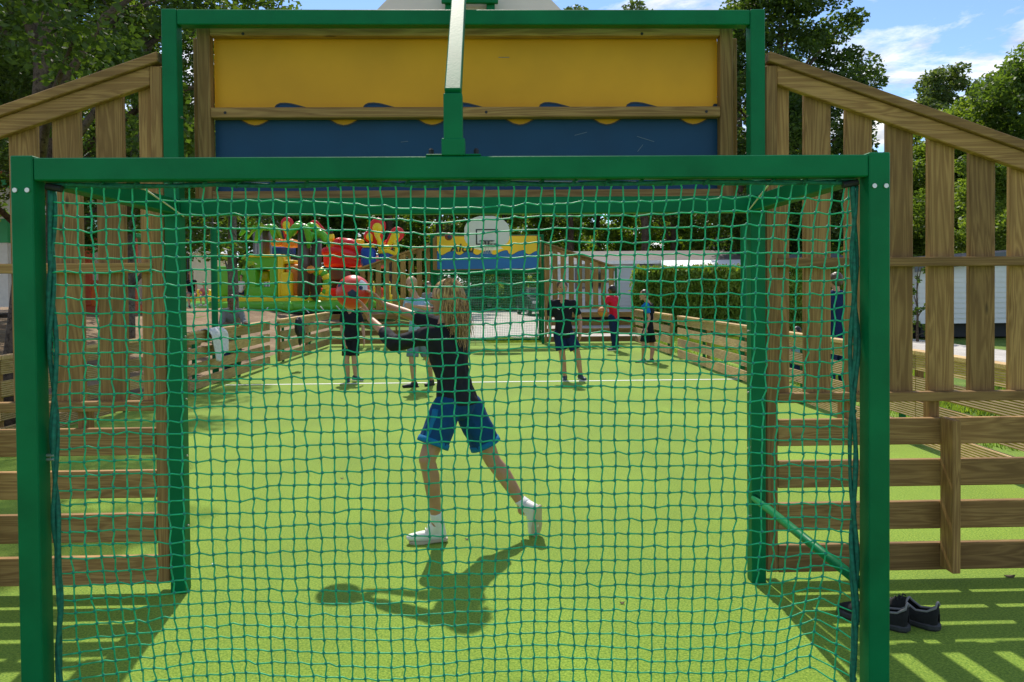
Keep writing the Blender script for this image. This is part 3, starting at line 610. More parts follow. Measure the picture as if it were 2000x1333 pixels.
        if trim:
            for q,d,rr in band:
                d=d.normalized(); bm_=MB(); bm_.tube([q-d*.030*k,q-d*.028*k,q+d*.006*k,q+d*.009*k],[rr*.96,rr*1.035,rr*1.055,rr*1.0],24); bm_.build('hem_band',M[trim],lo,smooth=True)
            m=MB(); a=P['hipl']; b=P['knl']; pts=[]
            for t in (0.05,.25,.5,.7,.86):
                c=a.lerp(a-up*.02*k+(b-a)*hem*1.35,t)-rt*(.118*k if t<.1 else .092*k-.012*k*t)+fw*.0; pts.append(c)
            m.tube(pts,[.020*k,.026*k,.028*k,.028*k,.026*k],8); m.build('side_stripe',M[trim],lo,smooth=True)
    # shoes
    for i,(a,b,c) in enumerate(legs):
        an=P[c]; tv=fw
        if toe and c in toe: heel,tp=[V3(q) for q in toe[c]]
        else:
            gzp=low-.075*k; heel=Vector((an.x,an.y,an.z-.055*k))-fw*.045*k; tp=heel+fw*.215*k-up*.012*k
            if toe and c+'_dir' in toe: dd=Vector(toe[c+'_dir']).normalized(); heel=Vector((an.x,an.y,an.z-.055*k))-dd*.045*k; tp=heel+dd*.215*k-up*.012*k
        dd=(tp-heel).normalized(); ball=heel+(tp-heel)*.62
        Sh=[sph(heel,.036*k)+sph(ball,(.043*k,.043*k,.036*k)), sph(ball,(.043*k,.043*k,.036*k))+sph(tp,(.034*k,.034*k,.024*k)), sph(heel,.036*k)+sph(an+(heel-an)*.3,.043*k), sph(an+(heel-an)*.3,.041*k)+sph(heel.lerp(tp,.42),.036*k)]
        so=link('shoe',fuse('shoe',Sh,min(voxel,.009),2),M[shoe[0]],root,smooth=True)
        dn=(heel-an); dn=(dn-dd*dn.dot(dd)).normalized() if dn.length>1e-4 else -up
        m=MB(); sd=dd.cross(dn).normalized(); prof=[(-.045,.020),(-.03,.034),(.05,.036),(.13,.047),(.185,.043),(.225,.024),(.235,0)]
        Lf=(tp-heel).length/.215
        poly=[(x*Lf,y*k) for x,y in prof]+[(x*Lf,-y*k) for x,y in prof[::-1][1:]]
        Tm=Matrix((( *[0]*4,),)*4) if 0 else None
        vs=[];n_=len(poly)
        for lv in (.022,.040):
            for x,y in poly: vs.append(heel+dd*x+sd*y+dn*lv*k)
        m.add(vs,[tuple(range(n_)),tuple(range(n_,2*n_))[::-1]]+[(q,(q+1)%n_,n_+(q+1)%n_,n_+q) for q in range(n_)]); m.build('sole',M[shoe[1]],so,bevel=.003)
        if sock:
            link('sock',fuse('sock',[ring(an+(P[b]-an)*.10,P[b]-an,.041*k,14)+ring(an+(heel-an)*.5,heel-an,.043*k,14)],.006,1),M[sock],root,smooth=True)
        if voxel<.008:
            m=MB()
            for q in range(4):
                c0=an.lerp(ball,.25+.17*q)+(-dn)*(.018-.003*q)*k; c0=c0+up*.0; m.tube([c0-sd*.026*k-dn*.005,c0-dn*.014*k,c0+sd*.026*k-dn*.005],.0035,6)
            m.build('laces',M['white'],so,smooth=True)
    # hair
    if hair:
        c=H+up*.030*kh-hf*.016*kh
        Hp=[sph(c,(.089*kh,.098*kh,.094*kh),hh,16,10), sph(c-hf*.02*kh-up*.03*kh,(.079*kh,.075*kh,.09*kh),hh)]
        for s in (-1,1): Hp.append(sph(H+hr*s*.066*kh-hf*.028*kh-up*.005*kh,(.016*kh,.04*kh,.05*kh),hh))
        ho=link('hair',fuse('hair',Hp,.008,1,wr=.004*kh,wsc=24),M[hair],root,smooth=True)
        if hairlen!='short':
            rn=random.Random(5); m=MB()
            n=1100 if voxel<.008 else 60
            for q in range(n):
                a=rn.uniform(-1.9,1.9); tilt=rn.uniform(.05,1.2)
                dirv=(-hf*math.cos(a)+hr*math.sin(a)); st=c+Vector((0,0,1))*.094*kh*math.cos(tilt)+dirv*.094*kh*math.sin(tilt)
                end=V3(hairlen[0])+Vector((rn.gauss(0,.024),rn.gauss(0,.022),rn.gauss(0,.045)))*k
                if rn.random()<.3: end=V3(hairlen[1])+Vector((rn.gauss(0,.03),rn.gauss(0,.03),rn.gauss(0,.06)))*k
                m1=c+dirv*.100*kh-up*.03*k; m2=(m1*.4+end*.6)-hf*.015*k+dirv*.012*k+Vector((rn.gauss(0,.01),rn.gauss(0,.01),0))
                pts=[]
                for t in [x/9 for x in range(10)]:
                    p=st*(1-t)**3+m1*3*t*(1-t)**2+m2*3*t*t*(1-t)+end*t**3; pts.append(p+Vector((math.sin(t*7+q*1.7),math.cos(t*6+q),0))*.007*t)
                m.tube(pts,[.0042*k*(1-.75*(i/9)**1.4) for i in range(10)],4,cap=False)
            m.build('loose_strands',M[hair],ho,smooth=True)
    if eye:
        for s in (-1,1):
            m=MB(); m.ball(H+hf*.083*kh+hr*s*.031*kh+up*.004*kh,(.011*kh,.008*kh,.0065*kh),8,6); m.build('eye',M['eye'],root,smooth=True)
        m=MB(); m.ball(H+hf*.084*kh-up*.058*kh,(.021*kh,.010*kh,.0055*kh),8,6); m.build('mouth',M['lip'],root,smooth=True)
    return root
M['charcoal']=cloth('charcoal_jersey',(.018,.019,.026)); M['navyshort']=cloth('navy_shorts',(.006,.06,.17)); M['bluetrim']=cloth('blue_trim',(.01,.17,.36))
M['blacks']=cloth('black_fabric',(.012,.013,.018)); M['navy']=cloth('navy_fabric',(.012,.025,.085)); M['paleblue']=cloth('pale_blue_shirt',(.28,.45,.56)); M['greyblue']=cloth('grey_blue_shorts',(.16,.22,.28))
M['red']=cloth('red_shirt',(.62,.015,.04)); M['bluesh']=cloth('bright_blue_shirt',(.01,.16,.50)); M['grey']=cloth('grey_shirt',(.22,.23,.23)); M['pink']=cloth('pink_top',(.60,.22,.24)); M['whitef']=cloth('white_fabric',(.7,.7,.68)); M['denim']=cloth('dark_denim',(.02,.035,.09))
M['shoew']=mat('white_leather',(.72,.71,.68),.5,var=.05); M['shoed']=mat('dark_shoe',(.03,.06,.08),.6); M['shoeb']=mat('black_shoe',(.012,.012,.013),.6)
PG='people playing ball on the court'
# the girl catching the ball
person('girl with long fair hair, dark top and blue shorts reaching for the red ball','girl',PG,
 dict(head=(872,583,4.93),shl=(843,655,4.76),shr=(897,650,5.0),ell=(772,671,4.86),wrl=(722,622,5.12),elr=(812,620,5.14),wrr=(746,594,5.28),
      hipl=(872,792,4.78),hipr=(915,790,4.93),knl=(834,898,4.70),anl=(852,1012,4.80),knr=(962,900,4.94),anr=(1020,984,4.94)),
 h=58,k=.94,skin='skin2',shirt='charcoal',lower='navyshort',hair='blond',shoe=('shoew','soletan'),sleeve=(1.45,.98),hem=.52,voxel=.0058,hd=78,
 hands=dict(l=((708,588,5.16),(-1,.15,.1),.28),r=((730,574,5.26),(-.9,-.3,.1),.3)),
 toe=dict(anl=((862,1044,4.82),(803,1050,4.80)),anr=((1044,994,4.86),(1041,1040,4.93))),hairlen=((880,643,4.84),(902,652,4.83)),shirt_hem=-.01,sock='whitef',trim='bluetrim')
person('man in black V-neck shirt and navy shorts standing facing us on the white line','man',PG,
 dict(head=(1098,562,13.15),shl=(1119,593,13.15),shr=(1077,593,13.15),ell=(1133,622,13.2),wrl=(1134,650,13.0),elr=(1074,625,13.2),wrr=(1073,653,13.0),
      hipl=(1111,652,13.15),hipr=(1092,652,13.15),knl=(1127,688,13.1),anl=(1134,731,13.15),knr=(1098,690,13.1),anr=(1103,734,13.15)),
 h=180,k=1.0,skin='skin2',shirt='blacks',lower='navy',hair='brown',shoe=('shoed','sole'),sleeve=(.75,.75),hem=.62,voxel=.0095,toe=dict(anl_dir=(.35,-1,0),anr_dir=(-.3,-1,0)))
person('boy in black shirt and black shorts, face hidden behind the red ball','boy',PG,
 dict(head=(681,596,13.3),shl=(700,614,13.3),shr=(671,614,13.3),ell=(709,640,13.3),wrl=(711,664,13.2),elr=(667,641,13.3),wrr=(673,668,13.2),
      hipl=(692,661,13.3),hipr=(678,661,13.3),knl=(692,703,13.25),anl=(694,734,13.25),knr=(677,703,13.25),anr=(680,738,13.3)),
 h=190,k=.85,skin='skin',shirt='blacks',lower='blacks',hair='brown',shoe=('shoed','sole'),sleeve=(.6,.6),hem=.6,toe=dict(anl_dir=(1,-.4,0),anr_dir=(.2,-1,0)))
person('fair haired boy in pale blue shirt and grey shorts bending an arm across his chest','boy',PG,
 dict(head=(803,556,12.4),shl=(828,590,12.45),shr=(797,588,12.35),ell=(838,603,12.3),wrl=(806,598,12.1),elr=(790,612,12.3),wrr=(797,604,12.15),
      hipl=(824,655,12.4),hipr=(808,655,12.4),knl=(836,702,12.45),anl=(842,742,12.6),knr=(805,705,12.35),anr=(808,746,12.38)),
 h=160,k=.95,skin='skin',shirt='paleblue',lower='greyblue',hair='fair',shoe=('shoeb','shoeb'),sleeve=(.65,.65),hem=.62,toe=dict(anl_dir=(-.5,-1,0),anr_dir=(-1,-.35,0)))
person('dark haired child in grey blue shirt standing behind the fair haired boy','child',PG,
 dict(head=(836,560,18.2),shl=(846,577,18.2),shr=(828,577,18.2),ell=(849,596,18.2),wrl=(848,612,18.1),elr=(825,596,18.2),wrr=(826,612,18.1),
      hipl=(842,617,18.2),hipr=(832,617,18.2),knl=(842,648,18.2),anl=(842,676,18.2),knr=(832,648,18.2),anr=(832,676,18.2)),
 h=200,k=.9,skin='skin2',shirt='grey',lower='navy',hair='brown',shoe=('shoeb','sole'))
person('dark haired boy in red shirt and navy trousers holding an orange ball at his side','boy',PG,
 dict(head=(1195,567,18.8),shl=(1188,583,18.65),shr=(1203,583,18.95),ell=(1181,601,18.6),wrl=(1177,620,18.55),elr=(1203,602,19.0),wrr=(1196,614,18.9),
      hipl=(1195,619,18.75),hipr=(1202,619,18.9),knl=(1197,650,18.75),anl=(1200,678,18.8),knr=(1203,650,18.9),anr=(1204,675,19.0)),
 h=70,k=.92,skin='skin3',shirt='red',lower='navy',hair='blackh',shoe=('shoed','sole'),long=True,sleeve=(.6,.6))
person('boy in black and bright blue shirt and black shorts looking down near the right barrier','boy',PG,
 dict(head=(1258,577,16.0),shl=(1262,597,15.85),shr=(1271,597,16.15),ell=(1268,622,15.8),wrl=(1262,642,15.7),elr=(1275,622,16.2),wrr=(1270,640,16.2),
      hipl=(1262,648,15.9),hipr=(1270,648,16.1),knl=(1257,678,15.85),anl=(1256,701,15.95),knr=(1274,678,16.1),anr=(1272,701,16.0)),
 h=100,k=.90,skin='skin',shirt='blacks',lower='blacks',hair='brown',shoe=('shoed','sole'),sleeve=(.0,.6),hem=.5)
mn=[o for o in bpy.data.objects if o.get('label','').startswith('man in black V-neck')][0]; ms_=[c for c in mn.children if c.name.startswith('shirt')][0]
for (px,py,dx_,dz_) in ((1089,603,.035,-.02),(1117,601,.045,.022)):
    q=at(px,py,13.02); m=MB(); m.bar(q-Vector((dx_,0,dz_)),q+Vector((dx_,0,dz_)),.012,.012,up=(0,0,1)); m.build('emblem',M['whitef'],ms_)
# blue sleeve panel of that boy's shirt is a part of his clothing
pb=[o for o in bpy.data.objects if o.get('label','').startswith('boy in black and bright')][0]
a_,b_=at(1262,597,15.82),at(1268,622,15.77); link('sleeve',fuse('sleeve',[sph(a_,.066)+sph(a_+Vector((-.05,.02,-.03)),.05)+ring(a_.lerp(b_,.62),b_-a_,.058)],.009,1,wr=.006),M['bluesh'],pb,smooth=True)
OG='onlookers outside the court'
person('man in open grey shirt over white, leaning his arms on the left barrier','man',OG,
 dict(head=(454,589,14.35),shl=(470,609,14.4),shr=(438,609,14.4),ell=(478,632,14.3),wrl=(486,633,13.9),elr=(432,633,14.3),wrr=(456,634,14.0),
      hipl=(462,668,14.9),hipr=(446,668,14.9),knl=(464,700,14.8),anl=(464,727,15.0),knr=(446,700,14.8),anr=(444,727,15.0)),
 h=200,k=.97,skin='skin3',shirt='grey',lower='denim',hair='blackh',shoe=('shoeb','sole'),sleeve=(1.3,1.3),long=True)
person('person in dark blue shirt standing beyond the right barrier, seen between slats','person',OG,
 dict(head=(1632,548,12.2),shl=(1615,576,12.2),shr=(1650,576,12.2),ell=(1612,608,12.2),wrl=(1612,640,12.1),elr=(1655,608,12.2),wrr=(1652,642,12.1),
      hipl=(1625,655,12.2),hipr=(1645,655,12.2),knl=(1625,705,12.2),anl=(1624,750,12.2),knr=(1645,705,12.2),anr=(1646,750,12.2)),
 h=20,k=1.0,skin='skin',shirt='navy',lower='denim',hair='brown',shoe=('shoeb','sole'),long=True)
person('small dark haired child behind the right barrier, only head and hand showing','child',OG,
 dict(head=(1556,648,12.6),shl=(1564,664,12.6),shr=(1546,664,12.6),ell=(1572,660,12.6),wrl=(1571,646,12.5),elr=(1543,682,12.6),wrr=(1546,696,12.5),
      hipl=(1560,703,12.6),hipr=(1549,703,12.6),knl=(1560,725,12.6),anl=(1560,745,12.6),knr=(1549,725,12.6),anr=(1549,745,12.6)),
 h=120,k=.66,skin='skin',shirt='paleblue',lower='denim',hair='blackh',shoe=('shoeb','sole'),long=True)
person('woman with long dark hair sitting on the far left edge of the inflatable castle','woman',OG,
 dict(head=(373,534,29.2),shl=(366,550,29.2),shr=(381,550,29.2),ell=(363,563,29.2),wrl=(367,574,29.0),elr=(384,562,29.2),wrr=(382,573,29.0),
      hipl=(368,574,29.3),hipr=(379,574,29.3),knl=(368,577,28.8),anl=(370,597,28.7),knr=(380,577,28.8),anr=(380,597,28.7)),
 h=210,k=.97,skin='skin',shirt='blacks',lower='grey',hair='brown',shoe=('shoeb','sole'),sleeve=(.1,.1),hairlen=((375,556,29.3),(370,560,29.25)))
person('small child in pink top sitting with bare legs hanging from the inflatable castle','child',OG,
 dict(head=(398,555,28.9),shl=(393,565,28.9),shr=(404,565,28.9),ell=(389,571,28.8),wrl=(393,577,28.7),elr=(407,571,28.9),wrr=(402,577,28.7),
      hipl=(396,577,29.0),hipr=(403,577,29.0),knl=(391,580,28.6),anl=(393,594,28.6),knr=(401,580,28.6),anr=(402,594,28.6)),
 h=160,k=.66,skin='skin',shirt='pink',lower='pink',hair='fair',shoe=('shoew','sole'),hem=.4)
person('child in white shirt standing on the inflatable castle behind the thin tree trunk','child',OG,
 dict(head=(471,541,29.5),shl=(476,552,29.5),shr=(466,552,29.5),ell=(479,562,29.5),wrl=(475,568,29.4),elr=(464,562,29.5),wrr=(465,570,29.4),
      hipl=(474,570,29.5),hipr=(468,570,29.5),knl=(474,578,29.5),anl=(475,588,29.5),knr=(468,578,29.5),anr=(468,588,29.5)),
 h=180,k=.62,skin='skin',shirt='whitef',lower='denim',hair='brown',shoe=('shoew','sole'))
# ------------------------------------------------------------------ balls
def ball(c,r,mt,label,patch=None,grp=None,seam=None):
    m=MB(); m.ball(c,r,32,20); o=m.build('ball',M[mt],smooth=True); tag(o,label,'ball',grp)
    if patch:
        for d,rr,col in patch:
            d=Vector(d).normalized(); u=d.cross(Vector((0,0,1))).normalized(); v=u.cross(d); m=MB(); vs=[]
            for q in range(4):
                for a in range(20):
                    t=rr*(q+.001)/3*(1+.12*math.sin(5*a/20*2*math.pi)); an=2*math.pi*a/20
                    vs.append(Vector(c)+(d*math.cos(t)+(u*math.cos(an)+v*math.sin(an))*math.sin(t)).normalized()*(r+.0012))
            m.add(vs,[(q*20+a,q*20+(a+1)%20,(q+1)*20+(a+1)%20,(q+1)*20+a) for q in range(3) for a in range(20)]); m.build('patch',M[col],o,smooth=True)
    if seam:
        for ax in range(3):
            m=MB(); pts=[]
            for q in range(33):
                t=2*math.pi*q/32; p=[0,0,0]; p[ax]=0; p[(ax+1)%3]=math.cos(t)*r; p[(ax+2)%3]=math.sin(t)*r; pts.append(Vector(c)+Vector(p))
            m.tube(pts,.0035,5,cap=False); m.build('seam',M['dkline'],o)
    return o
M['ballred']=mat('red_ball',(.72,.055,.035),.35,var=.05); M['ballor']=mat('orange_ball',(.62,.20,.04),.6,bump=.2,bs=300); M['ballbr']=mat('brown_ball',(.30,.07,.05),.55); M['ballblue']=mat('ball_blue',(.01,.03,.11),.4); M['ballwhite']=mat('ball_white',(.62,.68,.75),.4)
ball(at(690,571,5.30),.117,'ballred','shiny red ball with dark and pale patches beside the hands of the girl',[((.12,-1,-.12),.26,'ballblue'),((.72,-.6,.42),.33,'ballwhite'),((.6,-.8,.25),.12,'ballblue'),((-.7,-.6,.5),.2,'ballblue')],'balls in play')
ball(at(1177,609,18.5),.12,'ballor','orange basketball held low by the boy in the red shirt',None,'balls in play',True)
ball(at(876.5,462.5,20.4),.105,'ballbr','brownish red ball flying in front of the far yellow panel',[((.2,-1,-.2),.5,'ballblue')],'balls in play')
# ------------------------------------------------------------------ shoes, cloth, backpack
M['knit']=mat('black_knit',(.010,.010,.011),.9,var=.3,vs=60,bump=.5,bs=500); M['collar']=mat('grey_collar',(.22,.21,.22),.8); M['solek']=mat('grey_rubber_sole',(.035,.035,.04),.6)
def trainer(loc,ang,label):
    root=empty('trainer',loc,label,'shoe','pair of black trainers',ang); root.scale=(1.08,1.08,1.32)
    # lofted upper, length along +y (toe at +y)
    secs=[(-.125,.012,.050,.058),(-.118,.030,.044,.098),(-.085,.038,.038,.074),(-.04,.039,.038,.066),(.0,.038,.040,.088),(.045,.043,.042,.084),(.09,.048,.040,.060),(.13,.043,.036,.050),(.158,.028,.032,.040),(.168,.010,.030,.034)]
    m=MB(); vs=[];n=16
    for y,hw,_,top in secs:
        for q in range(n):
            a=math.pi*q/(n-1); vs.append((hw*math.cos(a)*(1.0),y,.020+(top-.020)*math.sin(a)**.65))
    fs=[]
    for i in range(len(secs)-1):
        for q in range(n-1):
            mid=secs[i][0]>=-.121 and secs[i+1][0]<=.02
            if mid and 4<=q<=10: continue
            fs.append((i*n+q,i*n+q+1,(i+1)*n+q+1,(i+1)*n+q))
    m.add(vs,fs); up_=m.build('upper',M['knit'],root,smooth=True,local=True)
    md=up_.modifiers.new('t','SOLIDIFY'); md.thickness=.005; md.offset=-1; md=up_.modifiers.new('s','SUBSURF'); md.levels=1; md.render_levels=2
    m=MB(); outl=[(0.0,-.132),(.026,-.124),(.040,-.095),(.040,-.03),(.043,.04),(.052,.09),(.047,.135),(.030,.165),(0,.177)]; outl=outl+[(-x,y) for x,y in outl[::-1][1:-1]]
    m.prism(outl,'z',.0,.027); s_=m.build('sole',M['solek'],root,bevel=.008,local=True)
    # collar rim
    m=MB(); pts=[]
    for i in (1,2,3,4):
        q=4; pts.append(Vector(vs[i*n+q]))
    pts2=[Vector(vs[i*n+11]) for i in (4,3,2,1)]
    top=[Vector(vs[4*n+q]) for q in range(5,11)]; back=[Vector(vs[1*n+q]) for q in range(10,4,-1)]
    allp=pts+top+pts2+back; allp.append(allp[0]); m.tube(allp,.0045,6,cap=False); m.build('collar',M['collar'],root,smooth=True,local=True)
    m=MB()
    for q in range(4):
        y=.022+q*.017; z=.094-q*.009; m.tube([(-.024,y,z-.010),(0,y+.002,z+.002),(.024,y,z-.010)],.0028,6)
    m.build('laces',M['black'],root,smooth=True,local=True)
    return root
trainer((1.955,3.565,0),R(40),'right one of two black trainers on the turf, its open collar rimmed grey')
trainer((1.80,3.55,0),R(46),'left one of two black trainers, mostly hidden behind the near goal post')
# cloth on the barrier
def barx(y): 
    for a,b in zip([(-5.2,4.15),(-4.98,7.9),(-4.62,11.8),(-4.5,21.4)][:-1],[(-5.2,4.15),(-4.98,7.9),(-4.62,11.8),(-4.5,21.4)][1:]):
        if a[1]<=y<=b[1]: return a[0]+(b[0]-a[0])*(y-a[1])/(b[1]-a[1])
yc=12.7; bx=barx(yc)
vs=[];fs=[];nu,nv=14,22
for j in range(nv+1):
    t=j/nv
    for i in range(nu+1):
        u=i/nu; y=yc-.33+.66*u
        if t<.35: x=-.30+.30*t/.35*1.0; z=.958-.30*(1-t/.35)**1.5
        else: s_=(t-.35)/.65; x=.02+.10*min(1,s_*4)+.05*s_+.0; z=.962-.60*max(0,s_-.1)*(1-.45*abs(u-.35))
        f=.025*math.sin(u*13+t*2)*min(1,abs(t-.35)*4)
        vs.append((bx+x+f,y+.03*math.sin(t*8+u*3),z+.006*noise.noise(Vector((u*5,t*5,0)))))
for j in range(nv):
    for i in range(nu): a=j*(nu+1)+i; fs.append((a,a+1,a+nu+2,a+nu+1))
me=bpy.data.meshes.new('garment'); me.from_pydata(vs,[],fs); o=link('garment',me,M['whitef'],smooth=True); md=o.modifiers.new('t','SOLIDIFY'); md.thickness=.012; tag(o,'white garment draped over the left barrier beside the leaning man','garment')
# backpack
p=at(585,640,15.35); rt_=empty('backpack',(p.x,p.y,p.z-.3),'black backpack with pale strap hanging on the left barrier near the doorway','backpack')
link('bag',fuse('bag',[sph(p+Vector((-.02,0,.02)),(.07,.15,.20)),sph(p+Vector((.02,0,-.08)),(.08,.14,.16)),sph(p+Vector((.0,.02,-.25)),(.035,.05,.12))],.012,2,wr=.012,wsc=9),M['black'],rt_,smooth=True)
m=MB(); m.tube([p+Vector((.05,-.10,.2)),p+Vector((.10,-.06,.08)),p+Vector((.10,.02,-.1)),p+Vector((.07,.06,-.22))],.012,6); m.build('strap',M['collar'],rt_,smooth=True)
# ------------------------------------------------------------------ trees
def leafmat(nm,c1,c2,tr=.5):
    m=bpy.data.materials.new(nm); m.use_nodes=True; nt=m.node_tree; b=nt.nodes['Principled BSDF']; b.inputs['Roughness'].default_value=.55; b.inputs['Specular IOR Level'].default_value=.35
    tc=N(nt,'ShaderNodeTexCoord'); n=N(nt,'ShaderNodeTexNoise',Scale=.9,Detail=4.0,Roughness=.7); L(nt,tc.outputs['Object'],n.inputs['Vector'])
    r=N(nt,'ShaderNodeValToRGB'); r.color_ramp.elements[0].position=.35; r.color_ramp.elements[1].position=.68; r.color_ramp.elements[0].color=(*c1,1); r.color_ramp.elements[1].color=(*c2,1); L(nt,n.outputs['Fac'],r.inputs[0]); L(nt,r.outputs[0],b.inputs['Base Color'])
    t=N(nt,'ShaderNodeBsdfTranslucent'); g=N(nt,'ShaderNodeVectorMath',operation='MULTIPLY'); g.inputs[1].default_value=(1.9,1.8,.7); L(nt,r.outputs[0],g.inputs[0]); L(nt,g.outputs[0],t.inputs[0])
    ms=N(nt,'ShaderNodeMixShader',Fac=tr); L(nt,b.outputs[0],ms.inputs[1]); L(nt,t.outputs[0],ms.inputs[2]); L(nt,ms.outputs[0],nt.nodes['Material Output'].inputs['Surface']); return m
M['leafdark']=leafmat('dark_foliage',(.030,.062,.012),(.085,.14,.025)); M['leafmid']=leafmat('mid_green_foliage',(.05,.10,.016),(.13,.20,.035)); M['leaflight']=leafmat('light_green_foliage',(.09,.16,.025),(.20,.28,.05)); M['leafpine']=leafmat('pine_needles',(.06,.10,.025),(.12,.17,.05),.4); M['leafhedge']=leafmat('hedge_leaves',(.10,.17,.018),(.24,.33,.04),.3)
def barkmat(nm,c1,c2):
    return mix_ground(nm,c1,c2,tuple(x*.7 for x in c1),3,16,bump=.9,dist=.04)
M['bark']=barkmat('brown_bark',(.07,.05,.035),(.16,.12,.085)); M['barkg']=barkmat('grey_bark',(.14,.12,.10),(.26,.23,.19))
def crown_mesh(name,clumps,per,ls,rnd,el=1.6):
    vs=[];fs=[]
    for c,r in clumps:
        c=Vector(c); n=int(per*(r/1.0)**1.6)
        for _ in range(n):
            d=Vector((rnd.gauss(0,1),rnd.gauss(0,1),rnd.gauss(0,1))).normalized()*r*(rnd.random()**.45); d.z*=.7
            p=c+d; a=Vector((rnd.gauss(0,1),rnd.gauss(0,1),rnd.gauss(0,.6))).normalized(); b=a.cross(Vector((rnd.gauss(0,1),rnd.gauss(0,1),rnd.gauss(0,1)))).normalized()
            s=ls*rnd.uniform(.6,1.4); k=len(vs); vs+=[p-a*s*el*.5,p+b*s*.45,p+a*s*el*.5,p-b*s*.45]; fs.append((k,k+1,k+2,k+3))
    me=bpy.data.meshes.new(name); me.from_pydata([tuple(v) for v in vs],[],fs); return me
def tree(kind,loc,H,tr,cb,rad,mt,label,group,seed,per=260,ls=.16,nc=40,bark='bark',lean=(0,0),shape='round',forks=6,cat='tree',csz=.32):
    rnd=random.Random(seed); root=empty(kind,loc,label,cat,group,rz=0)
    base=Vector((0,0,-.2)); top=Vector((lean[0],lean[1],H*.92)); path=[]
    for i in range(9):
        t=i/8; path.append(base.lerp(top,t)+Vector((noise.noise(Vector((t*2.3,seed,0))),noise.noise(Vector((t*2.3,seed,9))),0))*.35*t*min(1,H/8))
    m=MB(); m.tube(path,[tr*(1.35 if i==0 else 1)*(1-.78*i/8) for i in range(9)],10)
    def pt(t): i=min(7,int(t*8)); return path[i].lerp(path[i+1],t*8-i)
    cl=[]; z0=cb
    for q in range(nc):
        a=q*2.39996+rnd.uniform(-.4,.4); t=(q+.5)/nc; z=z0+(H-z0)*t
        if shape=='round': rr=rad*math.sqrt(max(.05,1-((t-.42)/.62)**2))
        elif shape=='pine': rr=rad*(.35+.65*math.sin(math.pi*min(1,t*.75+.2)))
        else: rr=rad*(1-.75*t)
        rr*=rnd.uniform(.35,1.05); ax=pt(min(.99,z/H*.92)); c=Vector((ax.x+math.cos(a)*rr,ax.y+math.sin(a)*rr,z)); cl.append((c,rnd.uniform(.5,1.1)*rad*csz))
    limbs=rnd.sample(cl,min(forks,len(cl)))
    for c,r in limbs:
        s=pt(max(.15,min(.9,(c.z/H)*.72))); mid=s.lerp(c,.5)+Vector((0,0,rad*.12)); m.tube([s,mid,c],[tr*.42,tr*.25,tr*.07],7)
    m.build('trunk',M[bark],root,smooth=True,local=True)
    link('crown',crown_mesh('crown',cl,per,ls,rnd),M[mt],root,local=True)
    return root
def place(src,x,y,rz,s,label,z=None,grp=None):
    c=copy_tree(src); c.location=(x,y,gz(x,y) if z is None else z); c.rotation_euler=(0,0,rz); c.scale=(s,s,s*random.uniform(.94,1.08)); c['label']=label
    if grp: c['group']=grp
    return c
GL='trees left of the court'; GF='woodland trees behind the far goal'; GR='trees behind the right fence'
def gl(x,y): return (x,y,gz(x,y))
# left trees (photo columns 0-320)
p=at(12,500,9.5); tree('oak_tree',gl(p.x,9.5),9.5,.17,3.4,3.2,'leafdark','leaning brown tree at the far left, its trunk passing behind the goal post',GL,11,per=1400,ls=.055,nc=56,csz=.2,forks=10,lean=(.7,.5))
p=at(100,450,15); tree('oak_tree',gl(p.x,15),12,.22,3.0,4.2,'leafdark','dark leafy tree with thick forked trunk above the left slat fence',GL,12,per=1050,ls=.07,nc=105,csz=.2,forks=16,lean=(.3,0))
p=at(45,450,19); tl=tree('oak_tree',gl(p.x,19),13,.20,2.6,4.6,'leafmid','mid green tree in the top left corner behind the dark leafy tree',GL,13,per=850,ls=.085,nc=95,csz=.2,forks=14)
p=at(245,450,17); tree('oak_tree',gl(p.x,17),11,.12,2.2,3.0,'leafdark','slender grey tree just left of the tall near goal post',GL,14,per=1200,ls=.07,nc=60,csz=.22,forks=10,bark='barkg',lean=(.5,0))
p=at(455,600,21.5); tree('young_tree',gl(p.x,21.5),7.6,.17,2.0,1.15,'leafmid','thin tree standing in front of the green inflatable arch',GL,15,per=220,ls=.12,nc=26,forks=6,bark='barkg',shape='pine')
tA=tree('oak_tree',gl(-11.5,48),14,.26,3.2,4.8,'leafmid','broad green tree behind the butterfly wings of the inflatable castle',GF,21,per=240,ls=.24,nc=70,forks=10)
place(tl,-16.5,31,2.0,1.0,'mid green tree behind the climbing frame poles',grp=GL)
place(tl,-13,46,1.0,1.1,'green tree behind the brown inflatable palm trunks',grp=GF)
